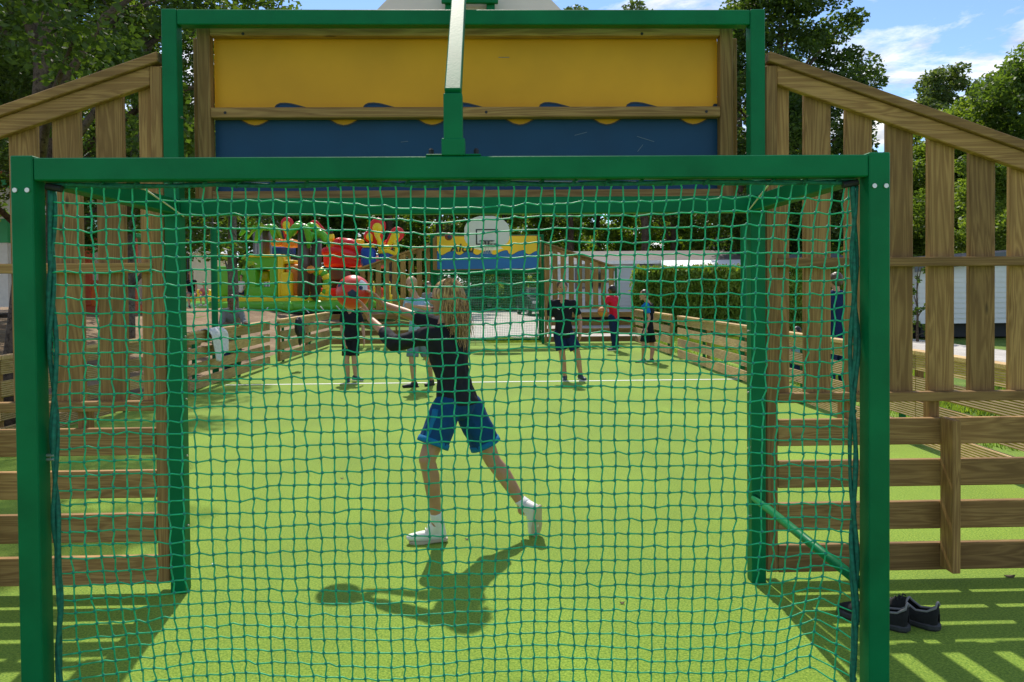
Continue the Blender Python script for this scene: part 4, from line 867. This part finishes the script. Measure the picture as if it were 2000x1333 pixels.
# far woodland: tall pines with bare trunks
tP=tree('pine_tree',(-3.5,52,0),18,.30,5.5,3.2,'leafpine','dark pine with bare trunk behind the white backboard',GF,31,per=420,ls=.17,nc=36,csz=.27,forks=10,shape='pine')
tQ=tree('broad_tree',(1,60,0),12,.25,.6,5.0,'leaflight','bushy green tree just right of the white backboard',GF,32,per=420,ls=.19,nc=60,csz=.27,forks=8)
spots=[(-8,56,tQ),(-6.5,49,tP),(5.5,54,tP),(8.5,61,tQ),(10,50,tP),(13.5,57,tP),(17,61,tQ),(16.5,51,tP),(21.5,53,tP),(24,60,tQ),(-14,60,tQ),(-20,52,tQ),(-26,58,tQ),(-9,71,tQ),(-3.5,70,tQ),(6,73,tQ),(14,72,tQ),(20.5,72,tQ),(27,70,tQ)]
desc={id(tP):'pine with bare trunk',id(tQ):'bushy tree'}
WL={743: 'leafy woodland tree behind the right hand red butterfly', 758: 'bare trunked pine between the red butterflies and the far goal', 1111: 'bare trunked pine just right of the far goal', 1168: 'leafy woodland tree above the left end of the grey mobile home', 1259: 'bare trunked pine above the small window of the grey mobile home', 1314: 'bare trunked pine above the left end of the white awning', 1377: 'leafy woodland tree above the middle of the white awning', 1445: 'bare trunked pine at the right end of the grey mobile home', 1568: 'bare trunked pine seen between slats just right of the near goal post', 1560: 'leafy woodland tree seen between slats right of the near goal post', 607: 'leafy woodland tree behind the brown inflatable palms', 379: 'leafy woodland tree behind the cream play tent', 283: 'leafy woodland tree mostly hidden behind the near left fence slats', 1764: 'bare trunked pine above the left corner of the white mobile home'}
for i,(x,y,s) in enumerate(spots):
    px=958+1505*x/y; lab=WL[min(WL,key=lambda q:abs(q-px))]
    place(s,x,y,i*1.7,.9+.25*random.random(),lab,z=-.05,grp=GF)
# right side: the big tree behind the panel and the bright trees beyond
p=at(1520,200,33); tree('oak_tree',(p.x,33,0),14.4,.32,3.0,3.9,'leafdark','large dark tree rising behind the near right goal frame against the sky',GR,41,per=620,ls=.12,nc=130,csz=.27,forks=14)
p=at(1570,250,36); tree('pine_tree',(p.x,37,0),11.5,.25,4.0,2.6,'leafpine','dark pine leaning out from the right of the large dark tree',GR,42,per=500,ls=.13,nc=70,csz=.27,forks=12,shape='pine')
p=at(1850,200,48); tree('pine_tree',(p.x,48,0),14.9,.28,6.0,3.0,'leafpine','dark pine whose top stands out over the light green trees at right',GR,43,per=420,ls=.15,nc=80,csz=.3,forks=10,shape='pine')
tR=tree('ash_tree',(at(1890,200,42).x,42,0),11.0,.25,1.2,4.0,'leaflight','light green tree filling the gap above the sloping right rail',GR,44,per=500,ls=.15,nc=110,csz=.28,forks=10)
tR2=tree('ash_tree',(at(2025,200,38).x,38,0),12.4,.25,1.2,4.8,'leafmid','tall green tree at the right edge of the photo',GR,45,per=500,ls=.15,nc=110,csz=.28,forks=10)
place(tR,at(1800,200,50).x,50,1.2,.72,'rounded light green tree left of the other light green one',z=-.05,grp=GR)
place(tR2,at(1740,300,55).x,55,2.2,.62,'mid green tree low behind the second slat right of the goal post',z=-.05,grp=GR)
place(tR,at(1990,300,30).x,30,3.0,.62,'small bright green tree low at the right edge behind the fence',z=-.05,grp=GR)
place(tQ,at(1700,300,46).x,46,.6,.62,'dark low tree behind the first slat right of the goal post',z=-.05,grp=GR)
place(tQ,at(1880,400,52).x,52,.9,.62,'dark low tree behind the white mobile home',z=-.05,grp=GR)
# ------------------------------------------------------------------ hedges
def hedge(name,A,B_,h,w_,label,n,ls,mt='leafhedge',group=None):
    rnd=random.Random(9); A=Vector((*A,0));B_=Vector((*B_,0)); d=(B_-A); Ln=d.length; d.normalize(); nr=Vector((-d.y,d.x,0)); vs=[];fs=[]
    root=empty(name,tuple((A+B_)/2),label,'hedge',group)
    for _ in range(n):
        u=rnd.uniform(-.5,.5); side=rnd.random()
        if side<.28: p=A+d*rnd.uniform(0,Ln)+nr*rnd.uniform(-.5,.5)*w_+Vector((0,0,h+rnd.gauss(0,.05)))
        elif side<.85: p=A+d*rnd.uniform(0,Ln)-nr*(w_*.5+rnd.gauss(0,.05))+Vector((0,0,rnd.uniform(.02,h)))
        elif side<.93: p=A+d*rnd.gauss(0,.06)+nr*rnd.uniform(-.5,.5)*w_+Vector((0,0,rnd.uniform(.02,h)))
        else: p=A+d*rnd.uniform(0,Ln)+nr*rnd.uniform(-.5,.5)*w_+Vector((0,0,rnd.uniform(.1,h)))
        p+=Vector((0,0,.07*noise.noise(p*1.3)))-nr*.10*noise.noise(p*1.7)
        a=Vector((rnd.gauss(0,.5),rnd.gauss(0,.5),1)).normalized() if rnd.random()<.6 else Vector((rnd.gauss(0,1),rnd.gauss(0,1),rnd.gauss(0,1))).normalized()
        b=a.cross(Vector((rnd.gauss(0,1),rnd.gauss(0,1),rnd.gauss(0,1)))).normalized(); s=ls*rnd.uniform(.6,1.4); k=len(vs)
        vs+=[tuple(q) for q in (p-a*s*.9,p+b*s*.4,p+a*s*.9,p-b*s*.4)]; fs.append((k,k+1,k+2,k+3))
    me=bpy.data.meshes.new('foliage'); me.from_pydata(vs,[],fs); link('foliage',me,M[mt],root)
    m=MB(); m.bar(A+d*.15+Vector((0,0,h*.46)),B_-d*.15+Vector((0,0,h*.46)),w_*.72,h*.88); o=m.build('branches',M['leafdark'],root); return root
hedge('hedge',(4.95,26.2),(13.2,23.6),2.12,1.0,'long clipped green hedge between the right barrier and the grey mobile home',42000,.085)
hedge('hedge',(.95,51.5),(2.1,51.5),1.75,1.4,'small dark clipped hedge beside the gravel path, seen through the far goal',5000,.11,'leafmid')
# bush beside the white mobile home
tree('shrub',(at(1792,600,21).x,21,0),2.3,.04,.15,.42,'leafmid','upright leafy shrub at the left corner of the white mobile home',None,51,per=900,ls=.07,nc=22,forks=4,cat='shrub')
# low plants on the right
def tufts(name,x0,x1,y0,y1,n,h,label):
    rnd=random.Random(17); vs=[];fs=[]
    for _ in range(n):
        x,y=rnd.uniform(x0,x1),rnd.uniform(y0,y1); z=gz(x,y)-.03
        if noise.noise(Vector((x*.9,y*.9,0)))<-.15: continue
        for q in range(3):
            a=rnd.uniform(0,6.28); hh=h*rnd.uniform(.4,1.2); dx_,dy_=math.cos(a)*.012,math.sin(a)*.012; lx,ly=rnd.gauss(0,.4)*hh,rnd.gauss(0,.4)*hh; k=len(vs)
            vs+=[(x-dx_,y-dy_,z),(x+dx_,y+dy_,z),(x+lx,y+ly,z+hh)]; fs.append((k,k+1,k+2))
    me=bpy.data.meshes.new(name); me.from_pydata(vs,[],fs); o=link(name,me,M['leaflight']); tag(o,label,'grass',None,'stuff')
tufts('grass_tufts',4.3,8.5,4.5,24,26000,.11,'green grass growing along the outside of the right barrier')
tufts('far_grass',-1.7,1.6,21.9,24.4,6000,.07,'thin grass strip between the far goal and the pale gravel')
# ------------------------------------------------------------------ mobile homes
def cladding(nm,col):
    m=bpy.data.materials.new(nm); m.use_nodes=True; nt=m.node_tree; b=nt.nodes['Principled BSDF']; b.inputs['Roughness'].default_value=.45; b.inputs['Base Color'].default_value=(*col,1)
    tc=N(nt,'ShaderNodeTexCoord'); n=N(nt,'ShaderNodeTexNoise',Scale=2.0,Detail=5.0); L(nt,tc.outputs['Object'],n.inputs['Vector'])
    r=N(nt,'ShaderNodeMapRange'); r.inputs['To Min'].default_value=.88; r.inputs['To Max'].default_value=1.06; L(nt,n.outputs['Fac'],r.inputs['Value'])
    f=N(nt,'ShaderNodeVectorMath',operation='SCALE'); f.inputs[0].default_value=col; L(nt,r.outputs[0],f.inputs['Scale']); L(nt,f.outputs[0],b.inputs['Base Color']); return m
M['clad']=cladding('white_cladding',(.72,.72,.70)); M['cladg']=cladding('pale_grey_cladding',(.56,.60,.60)); M['roofg']=mat('grey_roof_tiles',(.13,.11,.10),.8,var=.2,vs=5); M['glass']=mat('dark_window_glass',(.03,.035,.04),.08,spec=.8); M['fascia']=mat('dark_fascia',(.10,.11,.13),.5); M['awn']=mat('white_awning_canvas',(.82,.82,.82),.7)
def clad_wall(nm,p0,p1,z0,z1,mt,root,outn,gable=None):
    """one wall of lapped boards: real laps, 0.15 m apart; gable: (peak height) for triangular tops"""
    p0=Vector((*p0,0));p1=Vector((*p1,0)); d=p1-p0; Ln=d.length; d.normalize(); o=Vector((*outn,0)).normalized(); m=MB(); z=z0
    while z<z1-1e-4 or (gable and z<gable):
        zz=z+.15; a0,a1=0,Ln
        if gable and zz>z1: f=min(.499,max(0,(zz-z1)/(gable-z1)*.5)); a0,a1=Ln*f,Ln*(1-f)
        elif not gable: zz=min(zz,z1)
        if a1-a0<.1: break
        A=p0+d*a0; B=p0+d*a1
        vs=[A+o*.030+Vector((0,0,z)),B+o*.030+Vector((0,0,z)),B+o*.008+Vector((0,0,zz)),A+o*.008+Vector((0,0,zz)),A-o*.05+Vector((0,0,z)),B-o*.05+Vector((0,0,z)),B-o*.05+Vector((0,0,zz)),A-o*.05+Vector((0,0,zz))]
        m.add(vs,[(0,1,2,3),(5,4,7,6),(0,4,5,1),(3,2,6,7),(0,3,7,4),(1,5,6,2)]); z=zz
    return m.build(nm,mt,root)
def home(label,x0,x1,y0,y1,zb,ze,zr,mt,ridge='x',win=(),grp='static mobile homes beside the court'):
    root=empty('mobile_home',((x0+x1)/2,(y0+y1)/2,0),label,'mobile home',grp)
    gy=ridge=='y'
    clad_wall('wall',(x0,y0),(x1,y0),zb,ze,mt,root,(0,-1),gable=zr-.05 if gy else None); clad_wall('wall',(x0,y1),(x1,y1),zb,ze,mt,root,(0,1),gable=zr-.05 if gy else None)
    clad_wall('wall',(x0,y0),(x0,y1),zb,ze,mt,root,(-1,0),gable=None if gy else zr-.05); clad_wall('wall',(x1,y0),(x1,y1),zb,ze,mt,root,(1,0),gable=None if gy else zr-.05)
    m=MB(); e=.25
    if gy: 
        c=(x0+x1)/2; m.prism([(x0-e,ze-.08),(c,zr),(x1+e,ze-.08),(x1+e,ze-.0),(c,zr+.09),(x0-e,ze)],'y',y0-e,y1+e)
    else:
        c=(y0+y1)/2; m.prism([(y0-e,ze-.08),(c,zr),(y1+e,ze-.08),(y1+e,ze-.0),(c,zr+.09),(y0-e,ze)],'x',x0-e,x1+e)
    rf=m.build('roof',M['roofg'],root)
    m=MB()
    if gy:
        c=(x0+x1)/2
        for yy in (y0-e-.012,): m.prism([(x0-e-.02,ze-.20),(c,zr-.13),(x1+e+.02,ze-.20),(x1+e+.02,ze+.03),(c,zr+.12),(x0-e-.02,ze+.03)],'y',yy-.02,yy)
    else: m.box(x0-e,x1+e,y0-e-.03,y0-e-.002,ze-.13,ze+.01)
    m.build('fascia',M['fascia'] if gy else M['white'],root)
    m=MB(); m.box(x0+.25,x1-.25,y0+.35,y1-.3,.0,zb-.002); m.build('skirt',M['black'],root)
    for (wx,wz,ww,wh) in win:
        m=MB(); 
        for a in ((wx,wx+ww,y0-.075,y0-.032,wz,wz+.07),(wx,wx+ww,y0-.075,y0-.032,wz+wh-.07,wz+wh),(wx,wx+.07,y0-.075,y0-.032,wz+.071,wz+wh-.071),(wx+ww-.07,wx+ww,y0-.075,y0-.032,wz+.071,wz+wh-.071)): m.box(*a)
        f=m.build('window',M['fascia'],root); m=MB(); m.box(wx+.07,wx+ww-.07,y0-.062,y0-.034,wz+.07,wz+wh-.07); m.build('pane',M['glass'],f)
    return root
h1=home('long pale grey clad mobile home with white awning behind the hedge',2.6,10.6,31.5,35.2,.35,2.62,3.02,M['cladg'],'x',win=((6.0,1.75,.62,.72),(3.4,1.5,1.2,.9),(7.6,.9,2.2,1.5)))
aw=MB(); aw.add([Vector(q) for q in ((6.9,30.9,2.42),(10.1,30.9,2.42),(10.2,29.3,2.10),(6.6,29.3,2.10),(6.9,30.9,2.36),(10.1,30.9,2.36),(10.2,29.3,2.04),(6.6,29.3,2.04))],[(0,1,2,3),(7,6,5,4),(0,3,7,4),(1,5,6,2),(3,2,6,7),(0,4,5,1)])
aw=MB(); P0=[(6.9,31.2,2.62),(10.1,31.2,2.62),(10.25,29.6,2.28),(6.55,29.6,2.28)]; aw.add(P0+[(x,y,z-.05) for x,y,z in P0],[(3,2,1,0),(4,5,6,7),(0,1,5,4),(1,2,6,5),(2,3,7,6),(3,0,4,7)]); ao=aw.build('awning',M['awn'],h1)
m=MB(); m.box(6.55,10.25,29.57,29.6,2.06,2.28); m.build('valance',M['awn'],ao)
for x in (6.75,7.6,9.3,10.1):
    m=MB(); m.box(x,x+.12,29.7,29.82,0,2.2); m.build('awning_post',M['wv'],h1,bevel=.01)
home('end of a pale clad mobile home just right of the long grey one',11.4,14.6,31,38,.35,2.45,3.05,M['cladg'],'y',win=((12.2,1.2,1.2,.9),))
home('white clad mobile home with lapped boards behind the right fence slats',at(1802,600,22).x,at(1802,600,22).x+7.0,22.2,32,.42,2.12,2.52,M['clad'],'y')
# ------------------------------------------------------------------ cars
M['carp']=mat('dark_car_paint',(.035,.04,.045),.25,metal=.3,coat=.6); M['carw']=mat('white_car_paint',(.72,.72,.72),.25,coat=.6); M['lampr']=mat('red_lamp_glass',(.4,.01,.01),.2); M['lampw']=mat('clear_lamp_glass',(.6,.6,.62),.1); M['tyre']=mat('tyre_rubber',(.02,.02,.02),.8); M['rim']=mat('alloy_rim',(.5,.5,.52),.3,metal=.9)
def car(loc,rz,mt,label):
    root=empty('parked_car',loc,label,'car','parked cars beyond the court',rz)
    low=[(-2.1,.30),(-2.15,.62),(-2.05,.92),(-1.3,1.0),(-.75,1.05),(1.35,1.08),(2.0,1.02),(2.12,.72),(2.1,.30)]
    m=MB(); m.prism(low,'y',-.86,.86); m.build('body',M[mt],root,bevel=.07,smooth=False,local=True)
    cab=[(-1.05,1.03),(-.30,1.50),(.3,1.58),(1.2,1.55),(1.75,1.06)]
    m=MB(); n=len(cab); vs=[(x,-.80+.10*(z>1.2),z) for x,z in cab]+[(x,.80-.10*(z>1.2),z) for x,z in cab]; m.add(vs,[tuple(range(n))[::-1],tuple(range(n,2*n))]+[(i,(i+1)%n,n+(i+1)%n,n+i) for i in range(n)]); m.build('cabin',M[mt],root,bevel=.04,local=True)
    def quad(nm,q,mt_): m=MB(); a,b,c_,d=[Vector(x) for x in q]; nn=(b-a).cross(c_-a).normalized()*.012; m.add([a,b,c_,d,a+nn,b+nn,c_+nn,d+nn],[(3,2,1,0),(4,5,6,7),(0,1,5,4),(1,2,6,5),(2,3,7,6),(3,0,4,7)]); m.build(nm,M[mt_],root,local=True)
    quad('windscreen',[(-.99,-.68,1.08),(-.36,-.60,1.475),(-.36,.60,1.475),(-.99,.68,1.08)][::-1],'glass')
    quad('rear_window',[(1.70,-.66,1.13),(1.70,.66,1.13),(1.27,.60,1.49),(1.27,-.60,1.49)],'glass')
    for s in (-1,1):
        q=[(-.78,s*.80,1.10),(.2,s*.80,1.10),(.2,s*.722,1.49),(-.25,s*.722,1.46)]; quad('side_window',q if s<0 else q[::-1],'glass')
        q=[(.3,s*.80,1.10),(1.45,s*.80,1.10),(1.15,s*.722,1.49),(.3,s*.722,1.50)]; quad('side_window',q if s<0 else q[::-1],'glass')
        for x in (-1.35,1.3):
            m=MB(); m.tube([(x,s*.70,.33),(x,s*.885,.33)],.33,24); wh=m.build('wheel',M['tyre'],root,bevel=.02,local=True); m=MB(); m.tube([(x,s*.886,.33),(x,s*.895,.33)],.20,16); m.build('rim',M['rim'],wh,local=True)
        m=MB(); m.box(-2.16,-2.10,*sorted((s*.45,s*.80)),.70,.85); m.build('headlight',M['lampw'],root,bevel=.015,local=True)
        m=MB(); m.box(2.075,2.13,*sorted((s*.62,s*.82)),.74,.98); m.build('tail_light',M['lampr'],root,bevel=.01,local=True)
    m=MB(); m.box(-2.17,-2.13,-.42,.42,.48,.60); m.build('grille',M['black'],root,local=True)
    m=MB(); m.box(2.125,2.135,-.26,.26,.52,.63); m.build('number_plate',M['white'],root,local=True)
    return root
car((at(1052,600,43).x,44.0,-.02),R(100),'carp','dark parked car facing us on the gravel, seen through the far goal')
car((at(915,600,56).x,58.0,-.02),R(20),'carp','small dark car far along the gravel path, left of the clipped hedge')
car((at(1095,600,38).x+.2,36.0,-.02),R(95),'carw','white parked car behind the far right slat fence')
# ------------------------------------------------------------------ inflatable castle
def plast(nm,c): return mat(nm,c,.35,var=.05,vs=2,spec=.5)
M['ig']=plast('inflatable_green',(.13,.50,.03)); M['iy']=plast('inflatable_yellow',(.95,.70,.02)); M['io']=plast('inflatable_orange',(.90,.30,.03)); M['ir']=plast('inflatable_red',(.78,.02,.02)); M['ib']=plast('inflatable_blue',(.01,.07,.40)); M['ibr']=plast('inflatable_brown',(.12,.07,.055)); M['idk']=plast('inflatable_dark',(.02,.018,.016)); M['ipk']=plast('inflatable_pink',(.75,.16,.16))
cb_=at(562,604,28.5); zc0=gz(cb_.x,cb_.y)
castle=empty('inflatable_castle',(cb_.x-1,cb_.y+2,zc0),'large colourful inflatable castle, green and yellow base, brown palm trees and red butterflies','inflatable')
def hullobj(nm,pts,mt,par,bev=0):
    bm=bmesh.new(); vs=[bm.verts.new(p) for p in pts]; res=bmesh.ops.convex_hull(bm,input=vs)
    bad=[g for g in set(res['geom_interior'])|set(res['geom_unused']) if isinstance(g,bmesh.types.BMVert)]
    if bad: bmesh.ops.delete(bm,geom=bad,context='VERTS')
    me=bpy.data.meshes.new(nm); bm.to_mesh(me); bm.free(); return link(nm,me,M[mt],par,smooth=True)
def rb(nm,x0,x1,y0,y1,Y,dep,mt,r=.09,par=None):
    a=at(x0,y1,Y); b=at(x1,y0,Y); pts=[]
    for x in (a.x+r,b.x-r):
        for y in (Y+r,Y+dep-r):
            for z in (a.z+r,b.z-r): pts+=sph((x,y,z),r,0,10,6)
    return hullobj(nm,pts,mt,par or castle)
def tb(nm,pts,rad,Y,mt,par=None,n=12):
    P=[at(p[0],p[1],(p[2] if len(p)>2 else Y)) for p in pts]; m=MB(); rs=rad if isinstance(rad,list) else [rad]*len(P)
    m.tube(P,rs,n); m.ball(P[0],rs[0]*.99,10,6); m.ball(P[-1],rs[-1]*.99,10,6); return m.build(nm,M[mt],par or castle,smooth=True)
ed=[(352,596,31.0),(410,602,29.4),(562,604,28.5),(668,595,30.6),(752,590,33.0)]
P=[at(*q) for q in ed]; P=[Vector((p.x,p.y,zc0+.24)) for p in P]
m=MB()
P=[p-Vector((0,0,.02)) for p in P]; m.tube(P,[.22]*5,16); [m.ball(p,.219,12,8) for p in P]; m.build('base_tube',M['ig'],castle,smooth=True)
poly=[(p.x,p.y) for p in P]+[(P[-1].x+.3,P[-1].y+3.0),(P[0].x-.2,P[0].y+4.2)]
m=MB(); m.prism([(x,y+.06) for x,y in poly],'z',zc0+.06,zc0+.58); m.build('mattress',M['iy'],castle,bevel=.05)
m=MB(); m.prism([(x*1.0-(.4 if i==0 else 0),y-.45) for i,(x,y) in enumerate(poly)],'z',zc0-.01,zc0+.03); m.build('ground_sheet',M['idk'],castle)
for a,b in zip(P[1:-1],P[2:]):
    for t in (.2,.5,.8):
        q=a.lerp(b,t); n_=Vector((b.y-a.y,-(b.x-a.x),0)).normalized(); m=MB(); m.tube([q+n_*.25,q+n_*.55-Vector((0,0,.22))],.02,6); m.build('tie_strap',M['white'],castle)
Y=29.6
rb('arch_pillar',470,499,502,580,Y,1.1,'ig'); rb('arch_pillar',526,543,502,580,Y,1.1,'ig'); rb('arch_top',470,543,500,527,Y-.02,1.1,'ig'); rb('arch_sill',470,543,560,582,Y-.03,1.1,'ig')
rb('arch_edge',542,553,501,582,Y-.1,1.2,'iy',.07); rb('arch_edge',474,552,497,503,Y-.1,1.2,'iy',.05)
rb('hump',497,526,529,551,Y+.5,.6,'iy',.14); rb('obstacle',497,522,520,532,Y+.8,.5,'io',.08)
rb('side_wall',420,470,520,580,Y+.6,1.5,'ig'); rb('side_wall',364,412,566,592,Y+.9,1.2,'iy')
rb('orange_block',558,585,517,578,Y,.9,'io'); rb('yellow_block',548,569,532,580,Y-.3,.6,'iy'); rb('yellow_cap',548,574,508,516,Y,.8,'iy',.06)
for (a,b,c,d,yy,nm) in ((593,448,592,578,29.3,'palm_trunk'),(617,466,616,576,29.5,'palm_trunk'),(519,447,520,500,31,'palm_trunk')):
    t=tb(nm,[(a,b),(a,(b+d)/2),(c,d)],[.22 if nm and a!=519 else .15]*3,yy,'ibr'); tb('palm_crown_cap',[(a-7,b-2),(a+7,b-2)],.13,yy,'ibr',t)
def leafarc(x0,y0,x1,y1,Y,r=.11,bow=14):
    pts=[]
    for k in range(9):
        t=k/8; pts.append((x0+(x1-x0)*t,y0+(y1-y0)*t-bow*math.sin(math.pi*t)*(.9) ,Y-.2*math.sin(math.pi*t)))
    tb('palm_leaf',pts,[r*(.55+.6*math.sin(math.pi*min(1,k/8*.8+.12))) for k in range(9)],Y,'ig')
for a in ((589,446,562,468,29.2),(591,445,573,458,29.5),(596,447,603,474,29.0),(598,447,622,462,29.4),(612,464,602,482,29.2),(620,463,642,480,29.2),(619,462,634,474,28.9),(515,447,478,470,30.9),(513,446,470,458,31.2),(517,447,500,472,30.7),(522,447,538,470,30.8),(524,447,549,470,31.0)): leafarc(*a)
rb('canopy',527,549,466,481,30.5,.8,'io',.1); rb('canopy',550,575,467,483,30.4,.8,'io',.1); rb('canopy_back',530,575,482,500,31.5,.3,'ib',.08)
def wing(x0,y0,x1,y1,r0,r1,Y):
    a=at(x0,y0,Y);b=at(x1,y1,Y); d=(b-a); f=lambda p,r,dy:[Vector((q.x,(q.y-p.y)*.35+p.y+dy,q.z)) for q in sph(p,r,0,14,10)]
    o=hullobj('butterfly_wing',f(a,r0,0)+f(b,r1,0),'ir',castle); hullobj('wing_patch',f(a+d*.25,r0*.5,-.10)+f(a+d*.88,r1*.6,-.09-r1*.18),'iy',o)
wing(560,462,561,437,.10,.25,30.2); wing(568,458,574,448,.08,.20,30.3); wing(640,462,614,441,.10,.22,31.2)
wing(738,475,738,442,.12,.33,31.0); wing(728,474,722,462,.10,.24,31.1); wing(752,490,776,457,.12,.28,31.0); wing(745,488,757,478,.10,.2,31.2)
tb('butterfly_body',[(742,484),(741,470),(735,458)],.09,30.7,'iy'); tb('antenna',[(742,492),(758,490),(772,496),(776,484),(770,474)],.09,30.6,'iy')
rb('red_wall',630,706,486,522,31.2,1.0,'ir',.16); rb('red_roof',636,668,470,487,31,1.0,'io',.12); tb('red_tube',[(662,476),(684,478),(708,494)],.24,30.9,'ir'); tb('red_tube',[(636,492),(660,490),(700,500)],.18,30.8,'ir')
rb('yellow_knob',690,708,467,478,31,.5,'iy',.08); rb('doorway',634,682,522,548,31.6,.4,'ibr',.08); rb('dark_gap',640,700,546,566,31.9,.4,'idk',.05); rb('red_mat',622,742,562,584,31.0,1.2,'ir',.1)
rb('blue_tube',703,731,482,523,30.4,.7,'ib',.2); rb('blue_tube',738,763,484,512,30.6,.7,'ib',.18); rb('tube_top',706,730,476,484,30.4,.6,'iy',.07); rb('tube_top',741,762,479,486,30.6,.5,'iy',.06)
for x in (725,756):
    tb('blue_post',[(x,512),(x,568)],.065,30.9,'ib'); tb('post_ring',[(x,556),(x,576)],.16,30.9,'iy')
rb('pink_slide',731,752,500,524,31.5,.6,'ipk',.1); rb('pink_slide',688,716,560,578,30.8,.6,'ipk',.12)
for k in range(8):
    t0,t1=math.pi*(.62-k*.125),math.pi*(.62-(k+1)*.125); c=(624,556); f=lambda t:(c[0]+15*math.cos(t),c[1]-26*math.sin(t))
    tb('snake_ring',[f(t0),f((t0+t1)/2),f(t1)],.15,29.1,'iy' if k%2 else 'ig')
tb('snake_ring',[(638,556),(638,576)],.15,29.1,'iy'); tb('orange_ball',[(606,527),(608,527)],.15,28.9,'io')
# striped figure on the roof
tb('toy_bird_body',[(647,462),(647,470)],.13,31,'iy'); tb('toy_bird_head',[(645,450),(646,458)],.10,31,'idk')
# ------------------------------------------------------------------ kiosks and frames on the bank
M['cream']=mat('cream_panel',(.80,.74,.66),.6,var=.06); M['kred']=mat('red_brown_beam',(.62,.11,.04),.6); M['kor']=mat('orange_counter',(.88,.20,.03),.55,var=.1); M['kgr']=mat('green_fascia',(.02,.35,.10),.5); M['dpole']=mat('dark_pole',(.05,.05,.055),.5); M['dome']=mat('grey_fabric_roof',(.32,.34,.36),.6,var=.1); M['wcol']=mat('white_column',(.75,.75,.78),.5)
def kiosk(px0,px1,Y,label,extra):
    A=at(px0,600,Y); B_=at(px1,600,Y); z0=gz((A.x+B_.x)/2,Y); x0,x1=A.x,B_.x; f=lambda py:at((px0+px1)/2,py,Y).z
    root=empty('play_kiosk',((x0+x1)/2,Y,z0),label,'kiosk','play kiosks on the bank')
    def bx(nm,a,b,y0,y1,za,zb,mt): m=MB(); m.box(a,b,y0,y1,za,zb); m.build(nm,M[mt],root,bevel=.01)
    bx('floor',x0,x1,Y,Y+2.5,z0-.3,f(598),'kred'); bx('counter',x0+.1,x1-.1,Y,Y+.12,f(598)+.002,f(556),'kor'); bx('counter_rail',x0,x1,Y-.03,Y+.15,f(555),f(548),'kred')
    n=4
    for k in range(n+1):
        x=x0+(x1-x0)*k/n; bx('post',x-.09,x+.09,Y-.05,Y+.12,f(597),f(466),'kred')
    bx('wall_panel',x0+.12,x1-.12,Y+.14,Y+.2,f(532),f(472),'cream'); bx('back_wall',x0,x1,Y+2.4,Y+2.5,z0,f(470),'cream')
    bx('roof_beam',x0-.05,x1+.05,Y-.08,Y+.14,f(471),f(465),'kred'); bx('roof_fascia',x0-.15,x1+.15,Y-.12,Y+2.7,f(464.5),f(457),'kgr')
    if extra:
        for px,w_ in ((96,8),(181,7)):
            a,b=at(px-w_,455,Y+1),at(px+w_,392,Y+1); bx('white_column',a.x,b.x,Y+.9,Y+1.1,a.z,b.z,'wcol')
    return root
kiosk(84,262,24,'red and orange play kiosk with cream panels and green roof edge behind the left fence',True)
a,b=at(-230,600,21),at(17,600,21); zk=gz(b.x-1,21); k2=empty('play_booth',((a.x+b.x)/2,21,zk),'cream booth with green bands and red roof, cut off by the left border','booth')
for nm,y0,y1,mt_,d in (('wall',474,600,'cream',0),('lower_band',428,474.5,'kgr',.03),('wall',366,428.5,'cream',0),('upper_band',348,366.5,'kgr',.03),('roof_edge',343,348.5,'wcol',.08),('roof',331,343.5,'kred',.05)):
    m=MB(); m.box(a.x-d,b.x+d,21-d,24+d,at(8,y1,21).z,at(8,y0,21).z); m.build(nm,M[mt_],k2)
z0=gz(-13,36)
cf=empty('climbing_frame',(at(400,590,36).x,36,z0),'dark thin poled climbing frame against the pale sky left of the inflatable castle','climbing frame')
for px in (365,377,390,402,415,429):
    m=MB(); p=at(px,425+(px%5)*2,36); m.tube([(p.x,36,z0-.1),(p.x,36,p.z)],.035,8); m.build('pole',M['dpole'],cf)
for py in (436,450,466,480):
    a,b=at(362,py,36),at(432,py,36); m=MB(); m.tube([a+Vector((0,.05,0)),b+Vector((0,.05,0))],.03,8); m.build('cross_bar',M['dpole'],cf)
a,b=at(358,478,32),at(414,590,32); z0=gz(a.x,32); sh=empty('play_tent',((a.x+b.x)/2,32,z0),'plain cream walled tent beside the far left round green steel pole','tent')
m=MB(); m.box(a.x,b.x,32.6,35,z0-.1,a.z-.35); m.build('wall',M['cream'],sh,bevel=.03); m=MB(); c=(a.x+b.x)/2; m.prism([(a.x-.15,a.z-.35),(c,a.z+.25),(b.x+.15,a.z-.35)],'y',32.5,35.2); m.build('roof',M['awn'],sh,bevel=.02)
a,b=at(494,480,44),at(550,480,44); c=(a.x+b.x)/2; r=(b.x-a.x)/2; zt_=at(520,421,44).z; zb_=gz(c,44)
m=MB(); n=24; pts=[(c+r*math.cos(math.pi*k/n),zt_-r*1.0+r*math.sin(math.pi*k/n)) for k in range(n+1)]+[(c-r,zb_),(c+r,zb_)]
m.prism(pts,'y',44,52); dm=empty('arched_shed',(c,44,zb_),'grey arched shed roof rising behind the green inflatable arch','shed'); m.build('shell',M['dome'],dm)
for k in range(1,9):
    x=a.x+(b.x-a.x)*k/9; h=math.sqrt(max(0,r*r-(x-c)**2)); m=MB(); m.box(x-.025,x+.025,43.96,43.998,zb_,zt_-r+h-.03); m.build('rib',M['wcol'],dm)
